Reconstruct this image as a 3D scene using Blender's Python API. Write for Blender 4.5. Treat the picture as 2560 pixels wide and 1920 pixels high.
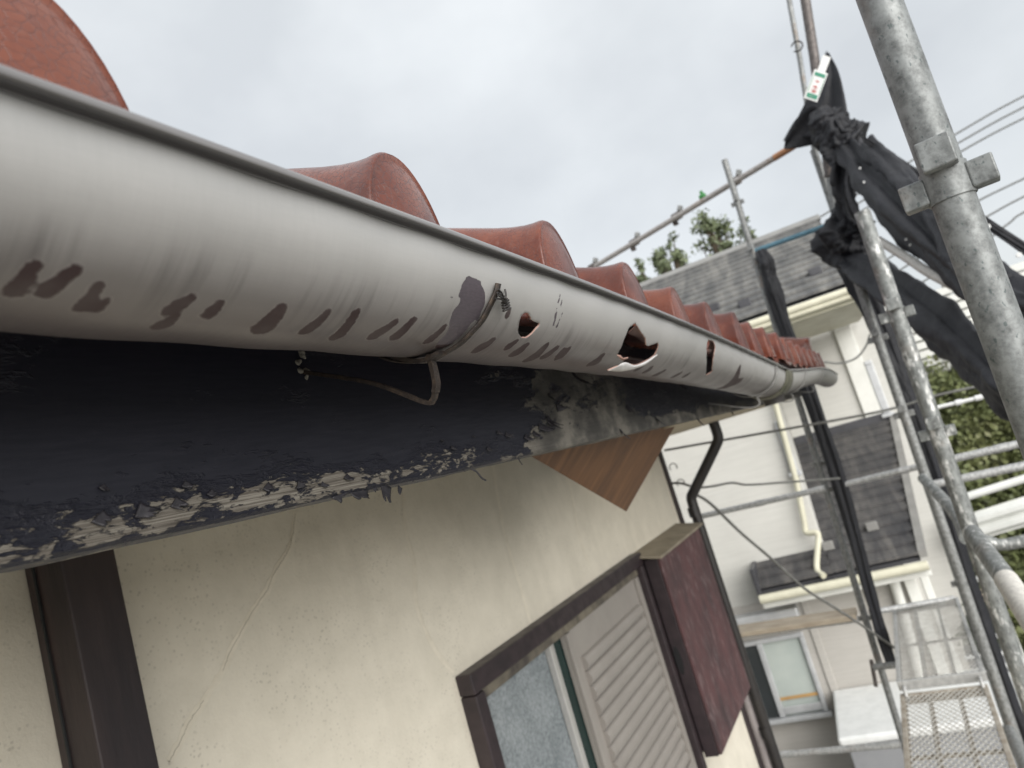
import bpy, bmesh, math, random
import numpy as np
from mathutils import Vector, Matrix
from mathutils.geometry import delaunay_2d_cdt
from mathutils import noise as mnoise

for o in list(bpy.data.objects):
    bpy.data.objects.remove(o, do_unlink=True)
scene = bpy.context.scene
COL = scene.collection
random.seed(7)
rng = np.random.default_rng(7)

# ------------------------------------------------------------------ camera
# World: X runs along the eave away from the viewer, Y into the house, Z up; the lens is at the origin,
# the ground 4.6 m below it.
F = 1775.0
D = np.array([920.0, -12.0, F]); D /= np.linalg.norm(D)
U = np.array([-3580.0, -12000.0, F]); U -= D * U.dot(D); U /= np.linalg.norm(U)
N = np.cross(D, U)
GROUND = -4.6

def ray(px, py):
    v = np.array([px - 1280.0, py - 960.0, F])
    return np.array([v.dot(D), -v.dot(N), v.dot(U)])

def at(px, py, x=None, y=None, z=None, d=None):
    r = ray(px, py)
    if x is not None: s = x / r[0]
    elif y is not None: s = y / r[1]
    elif z is not None: s = z / r[2]
    else: s = d / F
    return Vector(r * s)

cam = bpy.data.cameras.new('camera')
cam_o = bpy.data.objects.new('camera', cam); COL.objects.link(cam_o)
right = Vector((D[0], -N[0], U[0])); up = Vector((-D[1], N[1], -U[1])); fwd = Vector((D[2], -N[2], U[2]))
m = Matrix.Identity(4)
for i in range(3):
    m[i][0] = right[i]; m[i][1] = up[i]; m[i][2] = -fwd[i]
cam_o.matrix_world = m
cam.sensor_fit = 'HORIZONTAL'
cam.lens = 6.86
cam.sensor_width = 6.86 * 2560.0 / F
cam.clip_start = 0.01; cam.clip_end = 2000
cam.dof.use_dof = True
cam.dof.focus_distance = 0.56
cam.dof.aperture_fstop = 2.6
scene.camera = cam_o

# ------------------------------------------------------------------ sky, sun, exposure
SUN_DIR = Vector((-0.60, -0.68, 0.36)).normalized()      # towards the sun behind the overcast
world = bpy.data.worlds.new('World'); scene.world = world; world.use_nodes = True
nt = world.node_tree; nt.nodes.clear()
wo = nt.nodes.new('ShaderNodeOutputWorld'); bg = nt.nodes.new('ShaderNodeBackground')
sky = nt.nodes.new('ShaderNodeTexSky'); sky.sky_type = 'NISHITA'; sky.sun_disc = False
sky.sun_elevation = math.asin(SUN_DIR.z); sky.sun_rotation = math.atan2(SUN_DIR.x, SUN_DIR.y)
tc = nt.nodes.new('ShaderNodeTexCoord')
mp = nt.nodes.new('ShaderNodeMapping'); mp.inputs['Scale'].default_value = (1.0, 1.0, 1.5)
nz = nt.nodes.new('ShaderNodeTexNoise'); nz.inputs['Scale'].default_value = 2.6; nz.inputs['Detail'].default_value = 5; nz.inputs['Roughness'].default_value = 0.5
cr = nt.nodes.new('ShaderNodeValToRGB')
cr.color_ramp.elements[0].position = 0.32; cr.color_ramp.elements[0].color = (1.88, 1.96, 2.03, 1)
cr.color_ramp.elements[1].position = 0.68; cr.color_ramp.elements[1].color = (2.46, 2.54, 2.59, 1)
sep = nt.nodes.new('ShaderNodeSeparateXYZ')
m1 = nt.nodes.new('ShaderNodeMath'); m1.operation = 'MULTIPLY_ADD'; m1.use_clamp = False
m1.inputs[1].default_value = 0.30; m1.inputs[2].default_value = 1.0
mx = nt.nodes.new('ShaderNodeMath'); mx.operation = 'MAXIMUM'; mx.inputs[1].default_value = 0.0
vm = nt.nodes.new('ShaderNodeVectorMath'); vm.operation = 'SCALE'
mixc = nt.nodes.new('ShaderNodeMix'); mixc.data_type = 'RGBA'; mixc.inputs[0].default_value = 0.95
L = nt.links.new
L(tc.outputs['Generated'], mp.inputs[0]); L(mp.outputs[0], nz.inputs['Vector']); L(nz.outputs[0], cr.inputs[0])
L(tc.outputs['Generated'], sep.inputs[0]); L(sep.outputs[2], mx.inputs[0]); L(mx.outputs[0], m1.inputs[0])
L(cr.outputs[0], vm.inputs[0]); L(m1.outputs[0], vm.inputs['Scale'])
L(sky.outputs[0], mixc.inputs[6]); L(vm.outputs[0], mixc.inputs[7])
L(mixc.outputs[2], bg.inputs[0]); bg.inputs[1].default_value = 0.1
L(bg.outputs[0], wo.inputs[0])

sun = bpy.data.lights.new('sun', 'SUN'); sun.energy = 1.5; sun.angle = math.radians(60); sun.color = (1.0, 0.975, 0.94)
sun_o = bpy.data.objects.new('sun', sun); COL.objects.link(sun_o)
sun_o.rotation_euler = SUN_DIR.to_track_quat('Z', 'Y').to_euler()
scene.view_settings.view_transform = 'Standard'
scene.view_settings.look = 'None'
scene.view_settings.exposure = 1.7
scene.view_settings.gamma = 1.0
scene.view_settings.use_curve_mapping = False
scene.cycles.max_bounces = 5; scene.cycles.diffuse_bounces = 3; scene.cycles.glossy_bounces = 3; scene.cycles.transmission_bounces = 4
scene.cycles.caustics_reflective = False; scene.cycles.caustics_refractive = False

# ------------------------------------------------------------------ helpers
def tag(o, label=None, cat=None, group=None, kind=None):
    if label: o['label'] = label
    if cat: o['category'] = cat
    if group: o['group'] = group
    if kind: o['kind'] = kind
    return o

def attach(o, parent, local=False):
    if parent is None: return o
    o.parent = parent
    if not local:
        w = Matrix.Identity(4)
        p = parent
        chain = []
        while p is not None:
            chain.append(p); p = p.parent
        for p in reversed(chain):
            w = w @ (p.matrix_parent_inverse if p.parent else Matrix.Identity(4)) @ Matrix.LocRotScale(p.location, p.rotation_euler, p.scale)
        o.matrix_parent_inverse = w.inverted()
    return o

def empty(name, loc=(0, 0, 0), rz=0.0):
    o = bpy.data.objects.new(name, None); COL.objects.link(o)
    o.empty_display_size = 0.1
    o.location = loc; o.rotation_euler = (0, 0, rz)
    return o

def mesh_obj(name, verts, faces, mat, parent=None, smooth=False, local=False):
    me = bpy.data.meshes.new(name)
    me.from_pydata([tuple(v) for v in verts], [], [tuple(int(i) for i in f) for f in faces])
    if mat: me.materials.append(mat)
    if smooth:
        me.polygons.foreach_set('use_smooth', [True] * len(me.polygons))
    me.update()
    o = bpy.data.objects.new(name, me); COL.objects.link(o)
    attach(o, parent, local)
    return o

class MB:
    """collects shapes, then links them as ONE mesh object"""
    def __init__(s): s.v = []; s.f = []; s.sm = []
    def add(s, verts, faces, smooth=False):
        b = len(s.v)
        s.v += [tuple(v) for v in verts]
        s.f += [tuple(i + b for i in f) for f in faces]
        s.sm += [smooth] * len(faces)
        return s
    def box(s, lo, hi, M=None, bev=0.0):
        bm = bmesh.new()
        bmesh.ops.create_cube(bm, size=1.0)
        c = [(lo[i] + hi[i]) / 2 for i in range(3)]; d = [abs(hi[i] - lo[i]) for i in range(3)]
        for v in bm.verts: v.co = Vector((v.co[i] * d[i] + c[i] for i in range(3)))
        if bev > 0:
            bmesh.ops.bevel(bm, geom=bm.edges[:], offset=min(bev, min(d) * 0.45), segments=2, affect='EDGES', profile=0.5)
        if M is not None:
            for v in bm.verts: v.co = M @ v.co
        bm.verts.index_update()
        s.add([v.co[:] for v in bm.verts], [[v.index for v in f.verts] for f in bm.faces]); bm.free()
        return s
    def tube(s, pts, r, n=14, cap=True, rfun=None, smooth=True, closed=False):
        pts = [Vector(p) for p in pts]
        k = len(pts); rings = []
        t0 = (pts[1] - pts[0]).normalized()
        ref = Vector((0, 0, 1)) if abs(t0.z) < 0.9 else Vector((1, 0, 0))
        nrm = (ref - t0 * ref.dot(t0)).normalized()
        for i, p in enumerate(pts):
            a = pts[max(0, i - 1)]; b = pts[min(k - 1, i + 1)]
            t = (b - a).normalized()
            nrm = (nrm - t * nrm.dot(t)).normalized()
            bn = t.cross(nrm)
            ring = []
            for j in range(n):
                th = 2 * math.pi * j / n
                rr = r[i] if isinstance(r, (list, tuple)) else r
                if rfun: rr *= rfun(i / (k - 1), th)
                ring.append(p + nrm * (math.cos(th) * rr) + bn * (math.sin(th) * rr))
            rings.append(ring)
        v = [q for ring in rings for q in ring]
        f = []
        for i in range(k - 1):
            for j in range(n):
                f.append((i * n + j, i * n + (j + 1) % n, (i + 1) * n + (j + 1) % n, (i + 1) * n + j))
        s.add(v, f, smooth)
        if cap:
            s.add(rings[0], [tuple(range(n))[::-1]]); s.add(rings[-1], [tuple(range(n))])
        return s
    def build(s, name, mat, parent=None, local=False):
        o = mesh_obj(name, s.v, s.f, mat, parent, local=local)
        o.data.polygons.foreach_set('use_smooth', s.sm)
        return o

def box_obj(name, lo, hi, mat, parent=None, bev=0.004, local=False, M=None):
    return MB().box(lo, hi, M, bev).build(name, mat, parent, local)

def spline(pts, n):
    P = [Vector(p) for p in pts]
    if len(P) == 2: return [P[0].lerp(P[1], i / n) for i in range(n + 1)]
    out = []
    Q = [P[0] * 2 - P[1]] + P + [P[-1] * 2 - P[-2]]
    seg = len(P) - 1
    for i in range(n + 1):
        u = i / n * seg; k = min(int(u), seg - 1); t = u - k
        a, b, c, d = Q[k], Q[k + 1], Q[k + 2], Q[k + 3]
        out.append(0.5 * ((2 * b) + (c - a) * t + (2 * a - 5 * b + 4 * c - d) * t * t + (3 * b - a - 3 * c + d) * t ** 3))
    return out

def grid_faces(nu, nv):
    i, j = np.meshgrid(np.arange(nu - 1), np.arange(nv - 1), indexing='ij')
    a = (i * nv + j).ravel()
    return np.stack([a, a + nv, a + nv + 1, a + 1], 1)

# ------------------------------------------------------------------ materials
class NT:
    def __init__(s, name):
        s.m = bpy.data.materials.new(name); s.m.use_nodes = True
        s.t = s.m.node_tree; s.t.nodes.clear()
        s.out = s.n('ShaderNodeOutputMaterial'); s.b = s.n('ShaderNodeBsdfPrincipled')
        s.l(s.b.outputs[0], s.out.inputs[0])
    def n(s, typ, **kw):
        nd = s.t.nodes.new(typ)
        for k, v in kw.items(): setattr(nd, k, v)
        return nd
    def l(s, a, b): s.t.links.new(a, b)
    def set(s, sock, val):
        if hasattr(val, 'is_output'): s.l(val, sock)
        else: sock.default_value = val
    def coord(s, kind='Object', scale=(1, 1, 1)):
        if kind == 'UV':
            c = s.n('ShaderNodeUVMap').outputs[0]
        else:
            c = s.n('ShaderNodeTexCoord').outputs[kind]
        if scale != (1, 1, 1):
            mpn = s.n('ShaderNodeMapping'); s.l(c, mpn.inputs[0]); mpn.inputs['Scale'].default_value = scale
            c = mpn.outputs[0]
        return c
    def noise(s, vec, scale, detail=4, rough=0.55, dist=0.0):
        nd = s.n('ShaderNodeTexNoise'); s.l(vec, nd.inputs['Vector'])
        nd.inputs['Scale'].default_value = scale; nd.inputs['Detail'].default_value = detail
        nd.inputs['Roughness'].default_value = rough; nd.inputs['Distortion'].default_value = dist
        return nd.outputs[0]
    def voro(s, vec, scale, feature='F1', rnd=1.0):
        nd = s.n('ShaderNodeTexVoronoi', feature=feature); s.l(vec, nd.inputs['Vector'])
        nd.inputs['Scale'].default_value = scale; nd.inputs['Randomness'].default_value = rnd
        return nd.outputs['Distance']
    def ramp(s, fac, stops):
        nd = s.n('ShaderNodeValToRGB'); s.l(fac, nd.inputs[0])
        e = nd.color_ramp.elements
        while len(e) > 1: e.remove(e[-1])
        for i, (p, c) in enumerate(stops):
            if not isinstance(c, (tuple, list)): c = (c, c, c)
            el = e[0] if i == 0 else e.new(p)
            el.position = p; el.color = (c[0], c[1], c[2], 1)
        return nd.outputs[0]
    def mix(s, fac, a, b, mode='MIX'):
        nd = s.n('ShaderNodeMix', data_type='RGBA', blend_type=mode)
        for sock, v in ((nd.inputs[0], fac), (nd.inputs[6], a), (nd.inputs[7], b)):
            if hasattr(v, 'is_output'): s.l(v, sock)
            elif isinstance(v, (tuple, list)): sock.default_value = (v[0], v[1], v[2], 1)
            else: sock.default_value = v
        return nd.outputs[2]
    def math(s, op, a, b=None, c=None, clamp=False):
        nd = s.n('ShaderNodeMath', operation=op); nd.use_clamp = clamp
        for i, v in enumerate((a, b, c)):
            if v is None: continue
            s.set(nd.inputs[i], v)
        return nd.outputs[0]
    def sep(s, vec):
        nd = s.n('ShaderNodeSeparateXYZ'); s.l(vec, nd.inputs[0]); return nd.outputs
    def attr(s, name):
        nd = s.n('ShaderNodeAttribute'); nd.attribute_name = name; return nd.outputs['Fac']
    def objrand(s): return s.n('ShaderNodeObjectInfo').outputs['Random']
    def bump(s, h, strength=0.3, dist=0.001):
        nd = s.n('ShaderNodeBump'); s.l(h, nd.inputs['Height'])
        nd.inputs['Strength'].default_value = strength; nd.inputs['Distance'].default_value = dist
        s.l(nd.outputs[0], s.b.inputs['Normal']); return nd
    def col(s, v):
        if hasattr(v, 'is_output'): s.l(v, s.b.inputs['Base Color'])
        else: s.b.inputs['Base Color'].default_value = (v[0], v[1], v[2], 1)
    def rough(s, v): s.set(s.b.inputs['Roughness'], v)
    def metal(s, v): s.set(s.b.inputs['Metallic'], v)

def plain(name, a, b=None, scale=8.0, rough=0.6, metal=0.0, bump=0.0, bscale=60.0, bdist=0.002, stretch=(1, 1, 1), lo=0.35, hi=0.65):
    m = NT(name)
    c = m.coord('Object', stretch)
    b = b or tuple(x * 0.75 for x in a)
    n1 = m.noise(c, scale, 6, 0.6)
    m.col(m.ramp(n1, [(lo, b), (hi, a)]))
    m.rough(m.ramp(n1, [(0.3, min(1, rough + 0.12)), (0.7, max(0.05, rough - 0.08))])); m.metal(metal)
    if bump: m.bump(m.noise(c, bscale, 5, 0.6), bump, bdist)
    return m.m

M = {}
# --- gutter: sun-bleached taupe vinyl, browner underneath with shade painted in, drip marks from the 'mark' field
def gutter_mat():
    m = NT('gutter_vinyl')
    uv = m.coord('UV'); s = m.sep(uv)
    fine = m.noise(m.coord('UV', (60, 9, 1)), 6.0, 6, 0.65)
    brushed = m.noise(m.coord('UV', (14, 260, 1)), 3.0, 3, 0.6)
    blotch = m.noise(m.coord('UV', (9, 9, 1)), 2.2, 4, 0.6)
    # chalky bleaching plus painted light above and shade below; v = arc length from the lip
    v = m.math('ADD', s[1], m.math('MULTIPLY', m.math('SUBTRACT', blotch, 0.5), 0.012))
    chalk_shade = m.ramp(v, [(0.0, (0.385, 0.385, 0.38)), (0.022, (0.385, 0.38, 0.37)), (0.042, (0.31, 0.30, 0.29)), (0.062, (0.165, 0.152, 0.146)), (0.082, (0.098, 0.083, 0.081)), (0.15, (0.068, 0.058, 0.059))])
    # soft run-off streaks that follow the curve of the trough
    st = m.noise(m.coord('UV', (58, 5, 1)), 1.0, 4, 0.5)
    st2 = m.noise(m.coord('UV', (170, 12, 1)), 1.0, 2, 0.5)
    band = m.math('MULTIPLY', m.ramp(s[1], [(0.036, 0.0), (0.056, 1.0), (0.074, 1.0), (0.092, 0.1)]),
                  m.ramp(m.math('ADD', m.math('MULTIPLY', st, 0.6), m.math('MULTIPLY', st2, 0.4)), [(0.50, 0.0), (0.66, 1.0)]))
    c = m.mix(m.math('MULTIPLY', band, 0.58), chalk_shade, (0.055, 0.048, 0.048))
    c = m.mix(0.03, c, m.ramp(brushed, [(0.3, 0.2), (0.7, 0.8)]), 'OVERLAY')
    c = m.mix(0.035, c, m.ramp(fine, [(0.3, 0.1), (0.7, 0.9)]), 'OVERLAY')
    jit = m.math('MULTIPLY', m.math('SUBTRACT', m.noise(m.coord('UV'), 190.0, 4, 0.65), 0.5), 0.0048)
    d = m.math('ADD', m.attr('mark'), jit)
    wet = m.math('MULTIPLY', m.ramp(m.math('MULTIPLY_ADD', d, 250.0, 0.5), [(0.30, 0.0), (0.62, 1.0)]), m.ramp(m.noise(m.coord('UV'), 60.0, 3, 0.5), [(0.35, 0.84), (0.6, 1.0)]))
    c = m.mix(m.math('MULTIPLY', wet, 0.99), c, (0.026, 0.0095, 0.0105))
    rim = m.math('MULTIPLY', m.ramp(m.math('MULTIPLY_ADD', d, 250.0, 0.5), [(0.18, 0.0), (0.34, 1.0), (0.48, 0.0)]), 0.22)
    c = m.mix(rim, c, (0.34, 0.31, 0.29))
    d2 = m.math('ADD', m.attr('peel'), m.math('MULTIPLY', jit, 0.8))
    pl = m.ramp(m.math('MULTIPLY_ADD', d2, 300.0, 0.5), [(0.46, 0.0), (0.54, 1.0)])
    c = m.mix(pl, c, m.mix(m.noise(m.coord('UV', (60, 200, 1)), 3.0, 4, 0.6), (0.045, 0.038, 0.045), (0.12, 0.10, 0.115)))
    d3 = m.math('ADD', m.attr('moss'), m.math('MULTIPLY', jit, 8.0))
    ms = m.ramp(m.math('MULTIPLY_ADD', d3, 20.0, 0.4), [(0.3, 0.0), (0.7, 0.8)])
    c = m.mix(ms, c, (0.055, 0.055, 0.035))
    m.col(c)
    r = m.mix(m.math('MAXIMUM', wet, m.math('MULTIPLY', pl, 0.5)), m.ramp(fine, [(0.3, 0.30), (0.7, 0.42)]), (0.62, 0.62, 0.62))
    m.rough(r); m.b.inputs['Specular IOR Level'].default_value = 0.5
    h = m.math('ADD', m.math('MULTIPLY', brushed, 0.04), m.math('ADD', m.math('MULTIPLY', wet, 0.9), m.math('MULTIPLY', pl, -0.8)))
    m.bump(h, 0.5, 0.0006)
    return m.m
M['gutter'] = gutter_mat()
M['gutter_rim'] = plain('torn_vinyl_edge', (0.42, 0.27, 0.22), (0.30, 0.18, 0.15), 90, 0.6)
M['gutter_inner'] = plain('vinyl_inner_face', (0.30, 0.22, 0.20), (0.20, 0.14, 0.13), 30, 0.55)
M['flap'] = plain('bent_vinyl', (0.55, 0.54, 0.53), (0.42, 0.40, 0.39), 60, 0.4)

def bracket_mat():
    m = NT('rusted_strap'); c = m.coord()
    n1 = m.noise(c, 130, 6, 0.7); n2 = m.noise(c, 500, 3, 0.6)
    m.col(m.ramp(n1, [(0.32, (0.016, 0.012, 0.011)), (0.52, (0.034, 0.025, 0.020)), (0.66, (0.066, 0.046, 0.032)), (0.80, (0.13, 0.09, 0.055))]))
    m.rough(m.ramp(n2, [(0.3, 0.75), (0.7, 0.45)])); m.metal(0.25); m.bump(m.math('ADD', n1, m.math('MULTIPLY', n2, 0.5)), 0.6, 0.0015)
    return m.m
M['bracket'] = bracket_mat()
M['darkwire'] = plain('black_wire', (0.012, 0.011, 0.012), (0.03, 0.025, 0.022), 300, 0.45)

# --- fascia: near-black paint, peeling off silvered timber along the bottom and beyond the first metre
def fascia_mat():
    m = NT('peeling_fascia_paint'); c = m.coord(); s = m.sep(c)
    h = m.math('SUBTRACT', s[2], 0.033)
    big = m.noise(m.coord('Object', (11, 11, 34)), 1.0, 5, 0.62)
    med = m.noise(m.coord('Object', (52, 52, 150)), 1.0, 5, 0.66, 0.6)
    tiny = m.noise(m.coord('Object', (120, 120, 420)), 1.0, 3, 0.6, 0.4)
    n = m.math('ADD', m.math('MULTIPLY', big, 0.50), m.math('ADD', m.math('MULTIPLY', med, 0.38), m.math('MULTIPLY', tiny, 0.12)))
    edge = m.math('SUBTRACT', m.ramp(h, [(0.0, 0.14), (0.004, 0.185), (0.010, 0.195), (0.020, 0.14), (0.030, 0.065), (0.05, 0.0), (0.2, 0.0)]), 0.10)
    xr = m.math('ADD', s[0], m.math('MULTIPLY', m.math('SUBTRACT', big, 0.5), 0.5))
    far = m.ramp(m.math('MULTIPLY', xr, 0.2), [(0.150, 0.0), (0.182, 0.28), (0.235, 0.26), (0.262, 0.06), (0.33, 0.10), (1.0, 0.06)])
    leftp = m.math('MULTIPLY', m.ramp(m.math('MULTIPLY', s[0], 1.0), [(0.20, 0.09), (0.27, 0.0)]), m.ramp(m.math('MULTIPLY', s[2], 4.0), [(0.42, 0.0), (0.52, 1.0), (0.66, 0.9), (0.72, 0.0)]))
    k = m.math('ADD', n, m.math('ADD', m.math('ADD', edge, m.math('MULTIPLY', m.ramp(s[0], [(0.15, 0.05), (0.42, 0.035), (0.55, 0.0)]), m.ramp(h, [(0.0, 1.0), (0.03, 1.0), (0.045, 0.0)]))), m.math('ADD', far, leftp)))
    peel = m.ramp(k, [(0.605, 0.0), (0.622, 1.0)])
    grain = m.noise(m.coord('Object', (14, 60, 900)), 1.0, 5, 0.7, 0.2)
    grain2 = m.noise(m.coord('Object', (30, 60, 2400)), 1.0, 3, 0.6)
    wood = m.ramp(m.math('ADD', m.math('MULTIPLY', grain, 0.65), m.math('MULTIPLY', grain2, 0.35)), [(0.32, (0.035, 0.028, 0.022)), (0.46, (0.12, 0.105, 0.087)), (0.60, (0.25, 0.23, 0.195)), (0.8, (0.36, 0.335, 0.29))])
    stainy = m.noise(m.coord('Object', (16, 16, 26)), 1.0, 5, 0.6)
    mould = m.ramp(stainy, [(0.36, (0.034, 0.033, 0.031)), (0.50, (0.078, 0.074, 0.066)), (0.64, (0.17, 0.158, 0.135))])
    wood = m.mix(m.ramp(m.math('MULTIPLY', s[0], 0.5), [(0.30, 0.0), (0.44, 0.9)]), wood, mould)
    pn = m.noise(m.coord('Object', (30, 30, 300)), 1.0, 5, 0.6)
    paint = m.ramp(pn, [(0.3, (0.0046, 0.0054, 0.0125)), (0.7, (0.0110, 0.0108, 0.0195))])
    m.col(m.mix(peel, paint, wood))
    m.rough(m.mix(peel, m.ramp(pn, [(0.3, 0.62), (0.7, 0.50)]), (0.85, 0.85, 0.85)))
    lift = m.ramp(k, [(0.50, 0.0), (0.600, 0.75), (0.616, 1.0), (0.624, 0.0)])
    hh = m.math('ADD', m.math('MULTIPLY', lift, 1.0), m.math('ADD', m.math('MULTIPLY', m.math('MULTIPLY', grain, peel), 0.35), m.math('MULTIPLY', pn, 0.10)))
    m.bump(hh, 0.8, 0.0016)
    return m.m
M['fascia'] = fascia_mat()
M['flake'] = plain('curled_paint_flake', (0.030, 0.027, 0.033), (0.014, 0.013, 0.016), 200, 0.5, bump=0.3, bscale=400, bdist=0.0006)

def stucco_mat(name, a, b, speck=True):
    m = NT(name); c = m.coord()
    n1 = m.noise(c, 2.2, 5, 0.6); n2 = m.noise(c, 55, 5, 0.65); v = m.voro(c, 70.0); n4 = m.noise(c, 17, 4, 0.6)
    base = m.ramp(m.math('ADD', m.math('MULTIPLY', n1, 0.6), m.math('MULTIPLY', n4, 0.4)), [(0.35, b), (0.62, a)])
    if speck:
        v2 = m.voro(c, 105.0)
        sp = m.math('MULTIPLY', m.ramp(v2, [(0.16, 1.0), (0.30, 0.0)]), m.ramp(m.noise(c, 9, 2, 0.5), [(0.42, 0.02), (0.68, 0.32)]))
        base = m.mix(sp, base, (0.14, 0.125, 0.10))
        streak = m.noise(m.coord('Object', (14, 14, 1.2)), 1.0, 4, 0.6)
        base = m.mix(m.ramp(streak, [(0.52, 0.0), (0.8, 0.12)]), base, (0.30, 0.275, 0.22))
    m.col(base); m.rough(0.88)
    m.bump(m.math('ADD', m.noise(c, 170, 4, 0.65), m.math('MULTIPLY', m.math('ADD', n2, v), 0.35)), 0.35, 0.0028)
    return m.m
M['stucco'] = stucco_mat('cream_stucco', (0.69, 0.645, 0.545), (0.59, 0.55, 0.46))
M['sealant'] = plain('crack_sealant', (0.70, 0.65, 0.545), (0.62, 0.575, 0.475), 30, 0.8)
M['crackdark'] = plain('crack_groove', (0.36, 0.325, 0.26), (0.25, 0.22, 0.175), 50, 0.9)
M['brown_wood'] = plain('dark_brown_paint', (0.038, 0.025, 0.025), (0.018, 0.013, 0.015), 6, 0.5, bump=0.25, bscale=60, bdist=0.002, stretch=(3, 3, 0.5))
def boxpaint():
    m = NT('weathered_maroon_board'); c = m.coord()
    n1 = m.noise(m.coord('Object', (4, 4, 2)), 2.0, 5, 0.6); sc = m.noise(m.coord('Object', (60, 20, 14)), 1.0, 4, 0.7, 0.5)
    base = m.ramp(n1, [(0.35, (0.045, 0.026, 0.028)), (0.7, (0.105, 0.045, 0.046))])
    m.col(m.mix(m.ramp(sc, [(0.54, 0.0), (0.72, 0.75)]), base, (0.22, 0.17, 0.17)))
    m.rough(0.62); m.bump(sc, 0.3, 0.002)
    return m.m
M['maroon'] = boxpaint()
M['brown_frame'] = plain('dark_window_trim', (0.036, 0.025, 0.028), (0.020, 0.014, 0.016), 20, 0.45, bump=0.15, bscale=60)
M['oldtop'] = plain('weathered_tan_sheet', (0.27, 0.235, 0.175), (0.19, 0.165, 0.125), 9, 0.7)
M['soffit'] = plain('cream_soffit', (0.50, 0.44, 0.32), (0.40, 0.35, 0.26), 5, 0.8)
def plywood():
    m = NT('warm_plywood')
    g = m.noise(m.coord('Object', (30, 5, 30)), 1.0, 6, 0.6, 0.8); w = m.noise(m.coord('Object', (160, 10, 160)), 1.0, 3, 0.6)
    m.col(m.ramp(m.math('ADD', m.math('MULTIPLY', g, 0.7), m.math('MULTIPLY', w, 0.3)), [(0.33, (0.060, 0.026, 0.010)), (0.5, (0.125, 0.056, 0.020)), (0.68, (0.20, 0.095, 0.037))]))
    m.rough(0.6); m.bump(w, 0.2, 0.0008)
    return m.m
M['ply'] = plywood()

# --- glazed red-brown roof tile with crazed glaze
def tile_mat():
    m = NT('crazed_red_tile'); c = m.coord(); r = m.objrand()
    off = m.n('ShaderNodeVectorMath', operation='ADD'); m.l(c, off.inputs[0])
    cmb = m.n('ShaderNodeCombineXYZ'); m.l(m.math('MULTIPLY', r, 7.0), cmb.inputs[0]); m.l(m.math('MULTIPLY', r, 3.0), cmb.inputs[1]); m.l(cmb.outputs[0], off.inputs[1])
    c = off.outputs[0]
    n1 = m.noise(c, 18, 5, 0.6); n2 = m.noise(c, 160, 4, 0.65)
    wob = m.n('ShaderNodeVectorMath', operation='MULTIPLY_ADD'); 
    nz_ = m.n('ShaderNodeTexNoise'); m.l(c, nz_.inputs['Vector']); nz_.inputs['Scale'].default_value = 60
    m.l(nz_.outputs['Color'], wob.inputs[0]); wob.inputs[1].default_value = (0.008, 0.008, 0.008); m.l(c, wob.inputs[2])
    cr1 = m.voro(wob.outputs[0], 190, 'DISTANCE_TO_EDGE'); cr2 = m.voro(wob.outputs[0], 380, 'DISTANCE_TO_EDGE')
    base = m.ramp(n1, [(0.32, (0.060, 0.015, 0.009)), (0.5, (0.112, 0.029, 0.017)), (0.68, (0.175, 0.054, 0.030))])
    base = m.mix(m.math('MULTIPLY', r, 0.35), base, (0.20, 0.060, 0.030))
    amt = m.ramp(m.noise(c, 11, 3, 0.5), [(0.40, 0.10), (0.62, 0.75)])
    base = m.mix(m.math('MULTIPLY', m.ramp(cr1, [(0.03, 1.0), (0.09, 0.0)]), amt), base, (0.075, 0.028, 0.024))
    base = m.mix(m.math('MULTIPLY', m.ramp(cr2, [(0.02, 1.0), (0.06, 0.0)]), m.math('MULTIPLY', amt, 0.5)), base, (0.09, 0.035, 0.03))
    dust = m.ramp(n2, [(0.56, 0.0), (0.75, 0.35)])
    base = m.mix(dust, base, (0.20, 0.10, 0.075))
    m.col(base); m.rough(m.ramp(n1, [(0.3, 0.36), (0.7, 0.22)]))
    m.b.inputs['Coat Weight'].default_value = 0.22; m.b.inputs['Coat Roughness'].default_value = 0.10; m.b.inputs['Specular IOR Level'].default_value = 0.35
    hh = m.math('ADD', m.math('MULTIPLY', m.ramp(cr1, [(0.0, 0.0), (0.05, 1.0)]), 0.3), m.math('ADD', m.math('MULTIPLY', n2, 0.4), m.math('MULTIPLY', n1, 1.2)))
    m.bump(hh, 0.45, 0.0016)
    return m.m
M['tile'] = tile_mat()

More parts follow.
